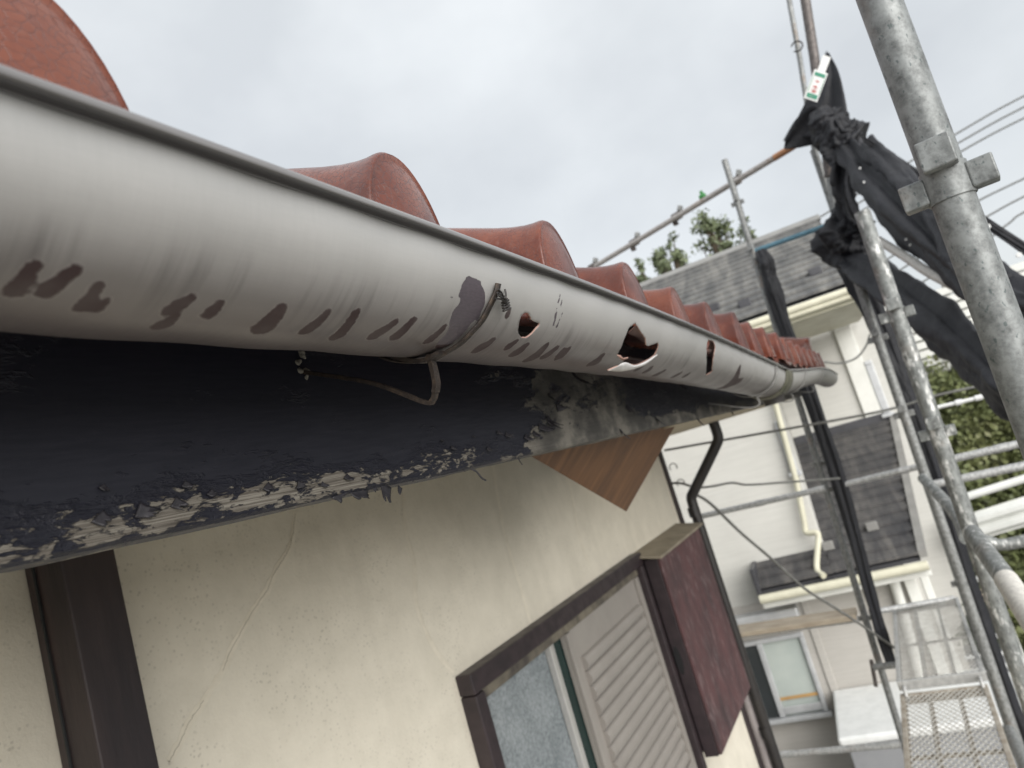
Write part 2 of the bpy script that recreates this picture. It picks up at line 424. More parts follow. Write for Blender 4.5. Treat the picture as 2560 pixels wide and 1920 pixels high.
# --- galvanised tube
def galv_mat(name, base=0.40, tint=(1.0, 1.02, 1.0), rust=0.5, splash=0.0):
    m = NT(name); c = m.coord()
    n1 = m.noise(c, 38, 6, 0.7); n2 = m.noise(c, 210, 4, 0.65); sp = m.voro(m.coord('Object', (1, 1, 0.55)), 80)
    k = m.math('ADD', m.math('MULTIPLY', n1, 0.40), m.math('ADD', m.math('MULTIPLY', n2, 0.45), m.math('MULTIPLY', sp, 0.30)))
    lo = tuple(base * 0.42 * t for t in tint); hi = tuple(base * 1.32 * t for t in tint)
    col = m.ramp(k, [(0.34, lo), (0.66, hi)])
    n3 = m.noise(c, 9, 4, 0.6)
    col = m.mix(m.math('MULTIPLY', m.ramp(n3, [(0.58, 0.0), (0.72, 1.0)]), rust), col, (0.28, 0.21, 0.165))
    fl = m.noise(m.coord('Object', (1, 1, 0.6)), 190, 2, 0.5)
    col = m.mix(m.ramp(fl, [(0.64, 0.0), (0.71, 0.7)]), col, (0.05, 0.07, 0.07))
    if splash:
        n5 = m.noise(m.coord('Object', (1, 1, 0.4)), 40, 5, 0.7)
        col = m.mix(m.ramp(n5, [(0.60 - 0.06 * splash, 0.0), (0.64, 0.85)]), col, (0.72, 0.72, 0.70))
    m.col(col); m.metal(0.35); m.rough(m.ramp(n1, [(0.3, 0.62), (0.7, 0.42)]))
    m.bump(m.math('ADD', n2, m.math('MULTIPLY', n1, 0.8)), 0.25, 0.001)
    return m.m
M['galv'] = galv_mat('galvanised_steel', 0.22)
M['galv_light'] = galv_mat('bright_galvanised_steel', 0.38, (1.0, 1.01, 1.0), 0.3)
M['galv_near'] = galv_mat('scuffed_galvanised_steel', 0.185, (0.97, 1.02, 1.01), 0.45)
M['galv_splash'] = galv_mat('paint_splashed_galvanised_steel', 0.19, (0.96, 1.0, 0.97), 0.3, 1.0)
M['galv_dark'] = galv_mat('dull_brown_steel', 0.10, (1.12, 0.98, 0.92), 0.6)
M['galv_rail'] = galv_mat('weathered_rail_steel', 0.33, (1.06, 1.0, 0.95), 0.8)
M['bluepipe'] = plain('blue_painted_tube', (0.10, 0.21, 0.27), (0.06, 0.14, 0.19), 20, 0.5)
M['tape'] = plain('orange_tape', (0.42, 0.20, 0.09), (0.30, 0.15, 0.08), 30, 0.5)
M['greentape'] = plain('green_tape', (0.05, 0.24, 0.06), (0.035, 0.17, 0.045), 30, 0.5)
def tarp_mat():
    m = NT('black_mesh_sheet'); c = m.coord()
    n1 = m.noise(c, 6, 5, 0.6); n2 = m.noise(m.coord('Object', (8, 8, 3)), 4.0, 5, 0.65); w = m.noise(c, 700, 1, 0.5)
    col = m.ramp(n1, [(0.3, (0.0042, 0.0046, 0.0072)), (0.7, (0.0090, 0.0098, 0.0140))])
    col = m.mix(m.ramp(n2, [(0.64, 0.0), (0.85, 0.25)]), col, (0.07, 0.072, 0.08))
    m.col(col); m.rough(0.62); m.bump(m.math('ADD', n2, m.math('MULTIPLY', w, 0.1)), 0.5, 0.02)
    return m.m
M['tarp'] = tarp_mat()
M['hem'] = plain('grey_sheet_hem', (0.10, 0.10, 0.108), (0.05, 0.05, 0.056), 40, 0.55)
M['white_plastic'] = plain('white_plastic', (0.75, 0.76, 0.75), (0.66, 0.67, 0.66), 12, 0.45)
M['rope'] = plain('white_rope', (0.62, 0.60, 0.55), (0.45, 0.43, 0.40), 80, 0.8)
M['tag_green'] = plain('tag_green_ink', (0.05, 0.26, 0.17), (0.04, 0.22, 0.14), 50, 0.5)
M['tag_red'] = plain('tag_red_ink', (0.55, 0.10, 0.08), (0.45, 0.08, 0.07), 50, 0.5)
M['deck'] = plain('zinc_deck_steel', (0.50, 0.50, 0.485), (0.36, 0.36, 0.35), 30, 0.5, metal=0.3)
M['deck_mesh'] = plain('pale_expanded_metal', (0.66, 0.65, 0.61), (0.50, 0.48, 0.44), 20, 0.5, metal=0.2)
M['deck_rust'] = plain('rusty_deck_steel', (0.42, 0.385, 0.33), (0.26, 0.22, 0.17), 25, 0.65, metal=0.2)
M['black_plastic'] = plain('black_vinyl_pipe', (0.030, 0.027, 0.025), (0.018, 0.016, 0.016), 12, 0.35)
M['cable'] = plain('grey_cable', (0.17, 0.17, 0.16), (0.12, 0.12, 0.11), 20, 0.6)
M['pvc'] = plain('grey_pink_conduit', (0.40, 0.36, 0.35), (0.30, 0.265, 0.26), 10, 0.5)
M['plank'] = plain('old_scaffold_plank', (0.42, 0.36, 0.28), (0.30, 0.25, 0.19), 6, 0.8, stretch=(3, 1, 3))

# --- window
def frosted():
    m = NT('frosted_pane'); c = m.coord()
    n1 = m.noise(c, 90, 4, 0.6)
    m.col(m.ramp(m.math('ADD', m.math('MULTIPLY', m.noise(c, 5.0, 4, .6), .4), m.math('MULTIPLY', m.noise(c, 120, 4, .7), .6)), [(.36, (0.17, 0.20, 0.215)), (.64, (0.46, 0.50, 0.515))])); m.rough(0.26); m.b.inputs['Transmission Weight'].default_value = 0.25
    m.bump(m.math('ADD', n1, m.noise(c, 260, 3, .6)), 0.8, 0.006)
    return m.m
M['frost'] = frosted()
M['darkglass'] = plain('dark_window_pane', (0.012, 0.022, 0.024), (0.009, 0.016, 0.018), 5, 0.06)
M['alu'] = plain('satin_aluminium', (0.50, 0.49, 0.47), (0.42, 0.41, 0.39), 15, 0.38, metal=0.4)
M['shutter'] = plain('taupe_shutter_steel', (0.27, 0.25, 0.228), (0.235, 0.217, 0.197), 5, 0.42)
M['curtain'] = plain('pale_curtain', (0.80, 0.82, 0.82), (0.68, 0.71, 0.72), 3, 0.9)
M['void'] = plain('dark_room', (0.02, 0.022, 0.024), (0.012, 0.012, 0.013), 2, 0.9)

# --- neighbour
def siding_mat(name, a, b):
    m = NT(name); c = m.coord(); s = m.sep(c)
    wob = m.noise(m.coord('Object', (3, 3, 30)), 1.0, 4, 0.6)
    st = m.noise(m.coord('Object', (2.0, 2.0, 38)), 1.0, 5, 0.65)
    n1 = m.noise(c, 1.3, 4, 0.6)
    line = m.math('PINGPONG', m.math('MULTIPLY', s[2], 22.0), 0.5)
    col = m.ramp(m.math('ADD', m.math('MULTIPLY', n1, 0.5), m.math('MULTIPLY', st, 0.5)), [(0.36, b), (0.64, a)])
    m.col(col); m.rough(0.75)
    m.bump(m.math('ADD', m.math('MULTIPLY', m.ramp(line, [(0.0, 0.0), (0.14, 1.0)]), 0.4), st), 0.25, 0.008)
    return m.m
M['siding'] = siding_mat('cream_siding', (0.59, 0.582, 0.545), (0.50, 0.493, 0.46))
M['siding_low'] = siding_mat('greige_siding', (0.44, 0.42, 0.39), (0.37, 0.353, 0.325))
def shingle_mat(name, a, b, c_):
    m = NT(name); c = m.coord(); r = m.objrand()
    n1 = m.noise(m.coord('Object', (1, 7, 1)), 1.1, 5, 0.65); n2 = m.noise(c, 60, 3, 0.6); n3 = m.noise(m.coord('Object', (1, 3.2, 1)), 2.0, 5, 0.7)
    k = m.math('ADD', n1, m.math('MULTIPLY', m.math('SUBTRACT', r, 0.5), 0.12))
    col = m.ramp(k, [(0.34, a), (0.52, b), (0.68, c_)])
    col = m.mix(m.ramp(n3, [(0.5, 0.0), (0.72, 0.6)]), col, c_)
    m.col(m.mix(0.25, col, m.ramp(n2, [(0.3, 0.15), (0.7, 0.85)]), 'OVERLAY')); m.rough(0.8); m.bump(n2, 0.3, 0.004)
    return m.m
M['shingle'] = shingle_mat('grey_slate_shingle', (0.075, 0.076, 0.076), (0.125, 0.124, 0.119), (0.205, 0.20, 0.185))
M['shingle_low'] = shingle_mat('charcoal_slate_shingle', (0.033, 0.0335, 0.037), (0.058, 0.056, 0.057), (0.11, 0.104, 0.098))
M['flash'] = plain('dark_sheet_flashing', (0.055, 0.055, 0.062), (0.035, 0.035, 0.04), 5, 0.45)
M['ridgecap'] = plain('grey_ridge_metal', (0.26, 0.255, 0.24), (0.19, 0.185, 0.175), 4, 0.5)
M['creamtrim'] = plain('cream_trim', (0.62, 0.60, 0.47), (0.52, 0.50, 0.39), 5, 0.5)
M['whitetrim'] = plain('white_trim', (0.74, 0.74, 0.70), (0.64, 0.64, 0.60), 4, 0.5)
M['alu_bright'] = plain('bright_window_aluminium', (0.60, 0.61, 0.62), (0.46, 0.47, 0.48), 6, 0.35, metal=0.4)
M['blind'] = plain('pale_green_blind', (0.42, 0.46, 0.43), (0.34, 0.38, 0.36), 2, 0.5)
M['woodsill'] = plain('orange_wood_sill', (0.45, 0.27, 0.10), (0.36, 0.21, 0.08), 8, 0.6)
M['greybox'] = plain('grey_painted_steel', (0.26, 0.265, 0.275), (0.22, 0.225, 0.235), 4, 0.5)
M['leaf'] = plain('leaf_green', (0.085, 0.115, 0.038), (0.035, 0.052, 0.020), 1.6, 0.6)
M['leaf2'] = plain('tree_leaf_green', (0.16, 0.19, 0.10), (0.095, 0.12, 0.06), 1.5, 0.6)
M['bark'] = plain('bark', (0.10, 0.075, 0.05), (0.06, 0.045, 0.03), 20, 0.9)
M['soil'] = plain('bank_soil', (0.085, 0.095, 0.040), (0.06, 0.062, 0.03), 3, 0.95, bump=0.4, bscale=20, bdist=0.03)
M['ground'] = plain('concrete_ground', (0.36, 0.35, 0.33), (0.28, 0.272, 0.255), 1.2, 0.85, bump=0.2, bscale=40)
M['asphalt'] = plain('grey_asphalt', (0.17, 0.168, 0.162), (0.13, 0.128, 0.124), 1.4, 0.9, bump=0.2, bscale=80)
M['guard'] = plain('white_guard_rail', (0.74, 0.75, 0.72), (0.62, 0.63, 0.60), 3, 0.4)
# ================================================================== setting
def ground():
    S = 700
    o = mesh_obj('ground', [(-S, -S, GROUND), (S, -S, GROUND), (S, S, GROUND), (-S, S, GROUND)], [(0, 1, 2, 3)], M['ground'])
    tag(o, 'pale concrete ground between the two houses', None, kind='structure')
ground()

# ================================================================== the house under repair
WY = 1.10            # wall plane
XE = 3.67            # wall end (corner)
FY = 0.392           # fascia face
ROOF_S = 0.45        # roof slope
house = empty('house', (2.0, 2.4, GROUND))
tag(house, 'cream stucco house with red tiled roof, peeling black fascia and dark window trim', 'house')

def make_wall():
    mb = MB()
    x0, x1 = -2.2, XE
    wx0, wx1, wz0, wz1 = 1.50, 2.86, -1.26, -0.44     # window opening
    T = 0.16
    for lo, hi in (((x0, WY, GROUND), (wx0, WY + T, 0.42)), ((wx1, WY, GROUND), (x1, WY + T, 0.42)),
                   ((wx0, WY, GROUND), (wx1, WY + T, wz0)), ((wx0, WY, wz1), (wx1, WY + T, 0.42))):
        mb.box(lo, hi)
    mb.box((x1 - T, WY + T, GROUND), (x1, WY + 4.2, 0.42))
    mb.box((x0, WY + T, GROUND), (x0 + T, WY + 4.2, 0.42))
    mb.box((x0 + T, WY + 4.2 - T, GROUND), (x1 - T, WY + 4.2, 0.42))
    return mb.build('wall', M['stucco'], house)
wall = make_wall()

def line_on_wall(name, pts, w, mat, proud, jit=0.0):
    P = spline([at(px, py, y=WY) for px, py in pts], len(pts) * 5)
    v = []; f = []
    for i, p in enumerate(P):
        a = P[max(0, i - 1)]; b = P[min(len(P) - 1, i + 1)]
        t = (b - a).normalized(); s = Vector((-t.z, 0, t.x))
        ww = w * (0.75 + 0.5 * random.random()); o = Vector((random.uniform(-jit, jit), 0, random.uniform(-jit, jit)))
        for k, (off, pr) in enumerate(((-1, 0.0), (-0.5, 0.8), (0.5, 0.8), (1, 0.0))):
            q = p + s * (off * ww) + o; v.append((q.x, WY - 0.0008 - pr * proud, q.z))
    for i in range(len(P) - 1):
        for k in range(3):
            f.append((i * 4 + k, i * 4 + k + 1, i * 4 + 5 + k, i * 4 + 4 + k))
    return mesh_obj(name, v, f, mat, wall, smooth=True)

def c3(pts): return [(0 + x * .4069, 1245 + y * .4069) for x, y in pts]
def c6(pts): return [(1000 + x * .4069, 1245 + y * .4069) for x, y in pts]
def c5(pts): return [(700 + x * .4069, 800 + y * .4069) for x, y in pts]
crackpts = c3([(1815, 90), (1800, 230), (1770, 330), (1700, 440), (1640, 570), (1590, 640), (1500, 790), (1420, 940), (1370, 1060), (1250, 1250), (1170, 1370), (1110, 1490), (1040, 1620)])
line_on_wall('crack_sealant', crackpts, 0.007, M['sealant'], 0.0009, 0.001)
line_on_wall('wall_crack', [(x - 2, y) for x, y in crackpts[:9]], 0.0008, M['crackdark'], 0.0014, 0.0014)
line_on_wall('wall_crack', [(x - 2, y) for x, y in crackpts[9:]], 0.0007, M['crackdark'], 0.0014, 0.0012)
line_on_wall('crack_sealant', c6([(20, -260), (30, 150), (90, 400), (100, 640), (160, 820), (250, 980), (330, 1070)]), 0.007, M['sealant'], 0.0009, 0.001)
line_on_wall('crack_sealant', c6([(560, -260), (600, 0), (650, 250), (740, 550), (800, 770)]), 0.008, M['sealant'], 0.0009, 0.001)
line_on_wall('crack_sealant', c6([(1040, -100), (1090, 180), (1130, 330), (1170, 420)]), 0.008, M['sealant'], 0.0009, 0.001)

# dark corner trim and the brown timber post at the left
box_obj('corner_trim', (XE - 0.030, WY - 0.014, GROUND), (XE + 0.012, WY + 0.03, 0.03), M['brown_wood'], house)
post = box_obj('timber_post', (0.569, WY - 0.092, GROUND), (0.645, WY - 0.002, 0.42), M['brown_wood'], house, 0.003)
box_obj('split_batten', (0.566, WY - 0.030, GROUND), (0.5685, WY - 0.026, 0.40), M['void'], post, 0.0)

# --- fascia with flakes of lifted paint
XF1 = 4.25
def make_fascia():
    n = 300
    xs = np.linspace(-1.2, XF1, n)
    prof = [(FY + 0.026, 0.20), (FY, 0.20), (FY, 0.036), (FY + 0.0025, 0.0335), (FY + 0.024, 0.033), (FY + 0.026, 0.035)]
    v = []; k = len(prof)
    r1 = np.convolve(rng.normal(0, 1, n + 8), np.ones(5) / 5, 'same')[:n]
    for i, x in enumerate(xs):
        for j, (y, z) in enumerate(prof):
            dz = r1[i] * 0.0009 if 2 <= j <= 4 else 0
            v.append((x, y, z + dz))
    f = []
    for i in range(n - 1):
        for j in range(k):
            f.append((i * k + j, i * k + (j + 1) % k, (i + 1) * k + (j + 1) % k, (i + 1) * k + j))
    f.append(tuple(range(k))); f.append(tuple(range((n - 1) * k, n * k))[::-1])
    return mesh_obj('fascia_board', v, f, M['fascia'], house)
fascia = make_fascia()

def flake(px, py, w, h, ang, curl, seed, hang=False):
    """a curled scrap of paint on the fascia face (or hanging under its edge)"""
    rr = random.Random(seed)
    p = at(px, py, y=FY)
    if hang: p.z += .006
    nu, nv = 7, 6
    ca, sa = math.cos(ang), math.sin(ang)
    v = []
    e = [rr.uniform(0.55, 1.0) for _ in range(nu)]; e2 = [rr.uniform(-0.25, 0.25) for _ in range(nv)]
    for i in range(nu):
        for j in range(nv):
            u = (i / (nu - 1) - 0.5) * w * (1 - 0.35 * j / (nv - 1)) + e2[j] * w * 0.3 * (j / (nv - 1))
            t = j / (nv - 1) * h * e[i]
            out = curl * (t / h) ** 2 * h + 0.0012 + (0.0 if hang else 0.0)
            v.append((p.x + u * ca + t * sa, FY - out + (0.004 if hang else 0), p.z + u * sa - t * ca))
    o = mesh_obj('paint_flake', v, grid_faces(nu, nv), M['flake'], fascia, smooth=True)
    sol = o.modifiers.new('thick', 'SOLIDIFY'); sol.thickness = 0.0007
    return o
hang = [(855, 1243, .020, .009, .5, .3), (905, 1240, .026, .010, -.15, .4), (975, 1226, .014, .020, -.55, .3), (1010, 1232, .006, .010, -.7, .2),
        (1165, 1180, .003, .006, 0, .2), (1080, 1196, .004, .006, .2, .2), (1040, 1207, .004, .005, -.2, .1), (990, 1215, .006, .005, .1, .1), (945, 1232, .006, .005, .3, .1),
        (1300, 1148, .002, .014, .1, .2), (1330, 1139, .003, .005, 0, .1), (315, 1355, .002, .008, .15, .1), (1230, 1160, .004, .005, -.2, .1), (790, 1258, .010, .005, .1, .2), (640, 1291, .008, .004, 0, .2), (560, 1305, .006, .004, 0, .2), (1270, 1153, .005, .004, 0, .2),
        (1745, 1044, .02, .03, -.1, .4), (1830, 1030, .012, .02, .2, .4), (1790, 1030, .010, .018, 0, .4), (1550, 1065, .010, .035, -.3, .5), (1560, 1010, .014, .03, .4, .5), (1640, 1040, .02, .03, -.2, .6), (1880, 1013, .012, .02, .1, .3)]
for i, a in enumerate(hang): flake(*a, seed=i, hang=True)
face = [(860, 1190, .006, .007, .5, .9), (1125, 1118, .004, .006, .7, .8), (1100, 1100, .003, .004, .2, .8), (1240, 1080, .004, .007, .9, .8), (1262, 1085, .006, .009, .8, .9), (1310, 1090, .008, .010, .6, .9), (1345, 1065, .010, .016, .9, .9),
        (1368, 1050, .010, .018, .2, .9), (1390, 1020, .012, .014, 1.4, .9), (1366, 1040, .008, .02, .1, .9), (1330, 1080, .008, .012, .5, .9), (1410, 905, .012, .02, .7, .8), (1430, 930, .010, .03, .2, .8), (1370, 985, .006, .016, .1, .7),
        (340, 1275, .010, .012, 1.0, .5), (430, 1255, .008, .008, .8, .5), (240, 1290, .010, .008, .6, .4), (520, 1230, .006, .006, .6, .6), (660, 1215, .008, .006, .6, .6), (455, 1210, .005, .006, .8, .6), (250, 1215, .004, .005, .4, .6), (740, 1212, .007, .006, 1.0, .7),
        (800, 1210, .004, .006, .8, .7), (1180, 1090, .003, .004, .5, .7), (1215, 1120, .006, .006, .6, .8), (1700, 960, .014, .02, .3, .7), (1765, 955, .02, .03, .1, .7)]
for i, a in enumerate(face): flake(*a, seed=100 + i)
def paint_string():
    P = spline([at(1178, 1172, y=FY), at(1192, 1180, y=FY - .003), at(1204, 1195, y=FY - .004), at(1214, 1201, y=FY - .003)], 14)
    MB().tube(P, 0.0011, 6).build('paint_string', M['flake'], fascia)
paint_string()
# plaster nib where the bracket arm enters the board
def nib():
    p = at(752, 905, y=FY); mb = MB()
    for k in range(9):
        q = p + Vector((random.uniform(-.005, .006), 0, random.uniform(-.014, .012)))
        r0 = random.uniform(.0015, .004)
        mb.tube([q + Vector((0, .001, 0)), q + Vector((random.uniform(-.002, .002), -.0025, random.uniform(-.002, .002)))], [r0, r0 * .4], 6)
    mb.build('filler_patch', plain('grey_filler', (0.26, 0.24, 0.20), (0.14, 0.13, 0.11), 200, 0.9), fascia)
nib()

# --- soffit: boarded flat beyond the loose panel, open sloping boards before it
def flat_soffit():
    v = [(1.60, FY + .030, .034), (XF1 - .02, FY + .030, .034), (XF1 - .02, WY + .02, .034), (2.75, WY + .02, .034)]
    v += [(a, b, c + .012) for a, b, c in v]
    mesh_obj('soffit', v, [(0, 3, 2, 1), (4, 5, 6, 7), (0, 1, 5, 4), (1, 2, 6, 5), (2, 3, 7, 6), (3, 0, 4, 7)], M['soffit'], house)
flat_soffit()
def slope_soffit():
    y0, y1 = FY + 0.028, WY + 0.02
    z0, z1 = 0.12, 0.12 + (y1 - y0) * ROOF_S
    mesh_obj('sloping_soffit', [(-1.2, y0, z0), (2.0, y0, z0), (2.0, y1, z1), (-1.2, y1, z1), (-1.2, y0, z0 + .012), (2.0, y0, z0 + .012), (2.0, y1, z1 + .012), (-1.2, y1, z1 + .012)],
             [(0, 3, 2, 1), (4, 5, 6, 7), (0, 1, 5, 4), (2, 3, 7, 6), (1, 2, 6, 5), (3, 0, 4, 7)], M['soffit'], house)
slope_soffit()
# loose plywood panel drooping from the eave
def ply_panel():
    s = 1.25
    A = at(1335, 1145, y=0.39 * s); B = at(1682, 1075, y=0.39 * s); C = at(1566, 1279, y=0.52 * s)
    A2 = C + (A - C) * 1.12; B2 = C + (B - C) * 1.18; Dp = A2 + (B2 - C)
    Dp.y = max(Dp.y, 0.43)
    n = (A2 - C).cross(B2 - C).normalized() * 0.009
    if n.y < 0: n = -n
    P = [A2, C, B2, Dp]
    e1 = (A2 - C).normalized(); e2 = (B2 - C); e2 = (e2 - e1 * e2.dot(e1)).normalized(); e3 = e1.cross(e2)
    R = Matrix((e1, e2, e3)).transposed().to_4x4(); R.translation = C
    Ri = R.inverted()
    L_ = [Ri @ p for p in P] + [Ri @ (p + n) for p in P]
    o = mesh_obj('loose_plywood_panel', L_, [(0, 1, 2, 3), (7, 6, 5, 4), (0, 4, 5, 1), (1, 5, 6, 2), (2, 6, 7, 3), (3, 7, 4, 0)], M['ply'], None)
    o.matrix_world = R
    w = Matrix.Translation(house.location)
    o.parent = house; o.matrix_parent_inverse = w.inverted()
    o['label'] = 'warm brown plywood panel hanging loose below the eave'
ply_panel()

# --- roof: glazed tiles, one object each
PITCH = 0.2635
roof_v = []
def roof_plane():
    y0, y1 = FY - 0.01, WY + 2.2
    x0, x1 = -1.3, 4.62
    z = lambda y: 0.155 + (y - 0.248) * ROOF_S
    yb = y1 + (y1 - y0)
    t = 0.02
    v = [(x0, y0, z(y0)), (x1, y0, z(y0)), (x1, y1, z(y1)), (x0, y1, z(y1)), (x0, yb, z(y0)), (x1, yb, z(y0))]
    v += [(a, b, c - t) for a, b, c in v]
    f = [(0, 1, 2, 3), (3, 2, 5, 4), (6, 9, 8, 7), (9, 10, 11, 8), (0, 6, 7, 1), (4, 5, 11, 10), (0, 3, 9, 6), (3, 4, 10, 9), (1, 7, 8, 2), (2, 8, 11, 5)]
    return mesh_obj('roof', v, f, plain('roof_underlay', (0.03, 0.028, 0.027), None, 5, 0.9), house)
roof = roof_plane()

def tile_mesh():
    bm_v = []; bm_f = []; 
    na = 26
    a, H = 0.048, 0.096
    def arch(sx, sz):
        out = []
        for k in range(na + 1):
            th = math.pi * k / na
            cx, sz_ = math.cos(th), math.sin(th)
            e = 0.94
            out.append((-a * sx * math.copysign(abs(cx) ** e, cx), H * sz * abs(sz_) ** e))
        return out
    rings = []
    for s in (0.04, 0.3, 0.55, 0.78, 0.93, 0.985):       # domed end cap
        y = 0.006 - 0.009 * (1 - s * s) ** 0.7
        rings.append([(x, y, z) for x, z in arch(s, s * 0.98 + 0.02 if s > .5 else s)])
    for y, s in ((0.004, 1.0), (0.0065, 1.012), (0.010, 1.006), (0.018, 0.975), (0.028, 0.948), (0.042, 0.925), (0.060, 0.912), (0.12, 0.908), (0.20, 0.905), (0.31, 0.90)):
        rings.append([(x, y, z + y * ROOF_S) for x, z in arch(s, s)])
    for r in rings: bm_v += r
    n = na + 1
    for i in range(len(rings) - 1):
        for k in range(na):
            bm_f.append((i * n + k, (i + 1) * n + k, (i + 1) * n + k + 1, i * n + k + 1))
    b = len(bm_v)
    xs = [0.044 + (PITCH - 0.088) * k / 8 for k in range(9)]
    ys = [0.012, 0.03, 0.31]
    for zoff in (0.0, -0.014):
        for y in ys:
            for k, x in enumerate(xs):
                u = (k / 8 - 0.5) * 2
                bm_v.append((x, y, 0.006 + y * ROOF_S - 0.016 * (1 - u * u) + zoff))
    q = len(ys) * 9
    for lay in (0, 1):
        for i in range(2):
            for k in range(8):
                a0 = b + lay * q + i * 9 + k
                bm_f.append((a0, a0 + 1, a0 + 10, a0 + 9) if lay == 0 else (a0, a0 + 9, a0 + 10, a0 + 1))
    for k in range(8):
        bm_f.append((b + k, b + q + k, b + q + k + 1, b + k + 1))
    me = bpy.data.meshes.new('roof_tile')
    me.from_pydata(bm_v, [], bm_f)
    me.polygons.foreach_set('use_smooth', [True] * len(me.polygons))
    me.materials.append(M['tile']); me.update()
    return me
TM = tile_mesh()
for row in range(9):
    for i in range(-6, 16):
        o = bpy.data.objects.new('roof_tile', TM); COL.objects.link(o)
        jx, jy, jz = (random.uniform(-.003, .003), random.uniform(-.005, .005), random.uniform(-.0025, .0025))
        o.location = (0.425 + PITCH * i + jx, 0.243 + row * 0.27 + jy, 0.159 + row * (0.27 * ROOF_S) + jz - 0.0012 * max(i, 0))
        o.rotation_euler = (random.uniform(-.01, .01), random.uniform(-.02, .02), random.uniform(-.015, .015))
        attach(o, roof)
# verge tiles running up the far gable edge
def verge():
    mb_m = None
    for k in range(9):
        P = [Vector((4.60, 0.30 + k * .25 + d, 0.285 + (k * .25 + d) * ROOF_S)) for d in (0, .03, .06, .30)]
        o = MB().tube([P[0] + Vector((0, -.014, 0)), P[0], P[1], P[2], P[3]], [0.02, 0.078, 0.074, 0.068, 0.064], 20).build('verge_tile', M['tile'], roof)
verge()

# --- window with its shutter
def make_window():
    win = box_obj('window', (1.466, WY - 0.045, -0.445), (2.835, WY + 0.02, -0.395), M['brown_frame'], house, 0.004)     # head
    box_obj('frame_side', (1.466, WY - 0.045, -1.33), (1.51, WY + 0.02, -0.447), M['brown_frame'], win, 0.004)
    box_obj('frame_side', (2.80, WY - 0.044, -1.33), (2.834, WY + 0.02, -0.447), M['brown_frame'], win, 0.004)
    box_obj('sill', (1.44, WY - 0.075, -1.37), (2.86, WY + 0.02, -1.332), M['brown_frame'], win, 0.004)
    box_obj('head_track', (1.512, WY - 0.020, -0.478), (2.798, WY + 0.05, -0.447), plain('worn_track', (0.16, 0.14, 0.105), (0.05, 0.042, 0.036), 14, 0.6), win, 0.002)
    box_obj('pane', (1.512, WY + 0.030, -1.33), (1.985, WY + 0.036, -0.480), M['frost'], win, 0.0)
    box_obj('curtain', (1.50, WY + 0.048, -1.33), (1.83, WY + 0.060, -0.48), M['curtain'], win, 0.0)
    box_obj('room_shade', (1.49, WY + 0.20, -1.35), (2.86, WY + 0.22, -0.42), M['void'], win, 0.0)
    box_obj('sash_stile', (1.972, WY + 0.006, -1.33), (2.000, WY + 0.029, -0.480), M['alu'], win, 0.003)
    box_obj('dark_pane', (2.002, WY + 0.012, -1.33), (2.10, WY + 0.018, -0.480), plain('dark_green_sash', (0.012, 0.03, 0.028), None, 6, 0.25), win, 0.0)
    # ribbed steel shutter half closed
    sh = box_obj('shutter_panel', (2.055, WY - 0.004, -1.33), (2.798, WY + 0.010, -0.480), M['shutter'], win, 0.002)
    z = -0.60
    while z > -1.18:
        mb = MB(); n = 8
        v = []
        for x in (2.13, 2.735):
            for k in range(n + 1):
                th = math.pi * k / n
                v.append((x, WY - 0.0035 - 0.019 * math.sin(th) ** .8, z + 0.0232 * math.cos(th)))
        f = [(k, k + 1, n + 2 + k, n + 1 + k) for k in range(n)] + [tuple(range(n + 1))[::-1], tuple(range(n + 1, 2 * n + 2))]
        mb.add(v, f, False).build('shutter_slat', M['shutter'], win)
        z -= 0.0475
    box_obj('shutter_frame', (2.055, WY - 0.018, -1.33), (2.085, WY - 0.0045, -0.482), M['shutter'], win, 0.002)
    box_obj('shutter_frame', (2.765, WY - 0.018, -1.33), (2.797, WY - 0.0045, -0.482), M['shutter'], win, 0.002)
    box_obj('shutter_frame', (2.087, WY - 0.0165, -1.24), (2.763, WY - 0.0045, -1.20), M['shutter'], win, 0.002)
make_window()
def make_shutter_box():
    x0, x1 = 2.838, 3.53; y0 = WY - 0.112; z0, z1 = -1.225, -0.432
    bx = box_obj('shutter_box', (x0 + .02, y0 + .012, z0 + .012), (x1 - .02, WY - .002, z1 - .004), M['brown_wood'], house, 0.002)
    box_obj('front_board', (x0 + .002, y0 - .004, z0 + .004), (x1, y0 + .010, z1 - .006), M['maroon'], bx, 0.003)
    box_obj('side_stile', (x0, y0 + .011, z0), (x0 + .019, WY - .046, z1 - .002), M['brown_frame'], bx, 0.002)
    hd = MB()
    yf = y0 - 0.020
    v = [(x0 - .03, WY + .01, z1 + .035), (x1 + .035, WY + .01, z1 + .035), (x1 + .035, yf, z1 + .006), (x0 - .03, yf, z1 + .006)]
    v += [(a, b, c - .010) for a, b, c in v]
    hd.add(v, [(0, 3, 2, 1), (4, 5, 6, 7), (0, 1, 5, 4), (1, 2, 6, 5), (2, 3, 7, 6), (3, 0, 4, 7)])
    hd.build('hood', M['oldtop'], bx)
    # hand hole in the stile
    p = MB(); n = 12
    vv = [(x0 - .0015, WY - 0.062 + 0.014 * math.cos(2 * math.pi * k / n), -0.845 + 0.058 * math.sin(2 * math.pi * k / n)) for k in range(n)]
    vv += [(x0 + .001, b, c) for a, b, c in vv]
    p.add(vv, [tuple(range(n))] + [(k, (k + 1) % n, n + (k + 1) % n, n + k) for k in range(n)]).build('hand_hole', M['void'], bx)
make_shutter_box()

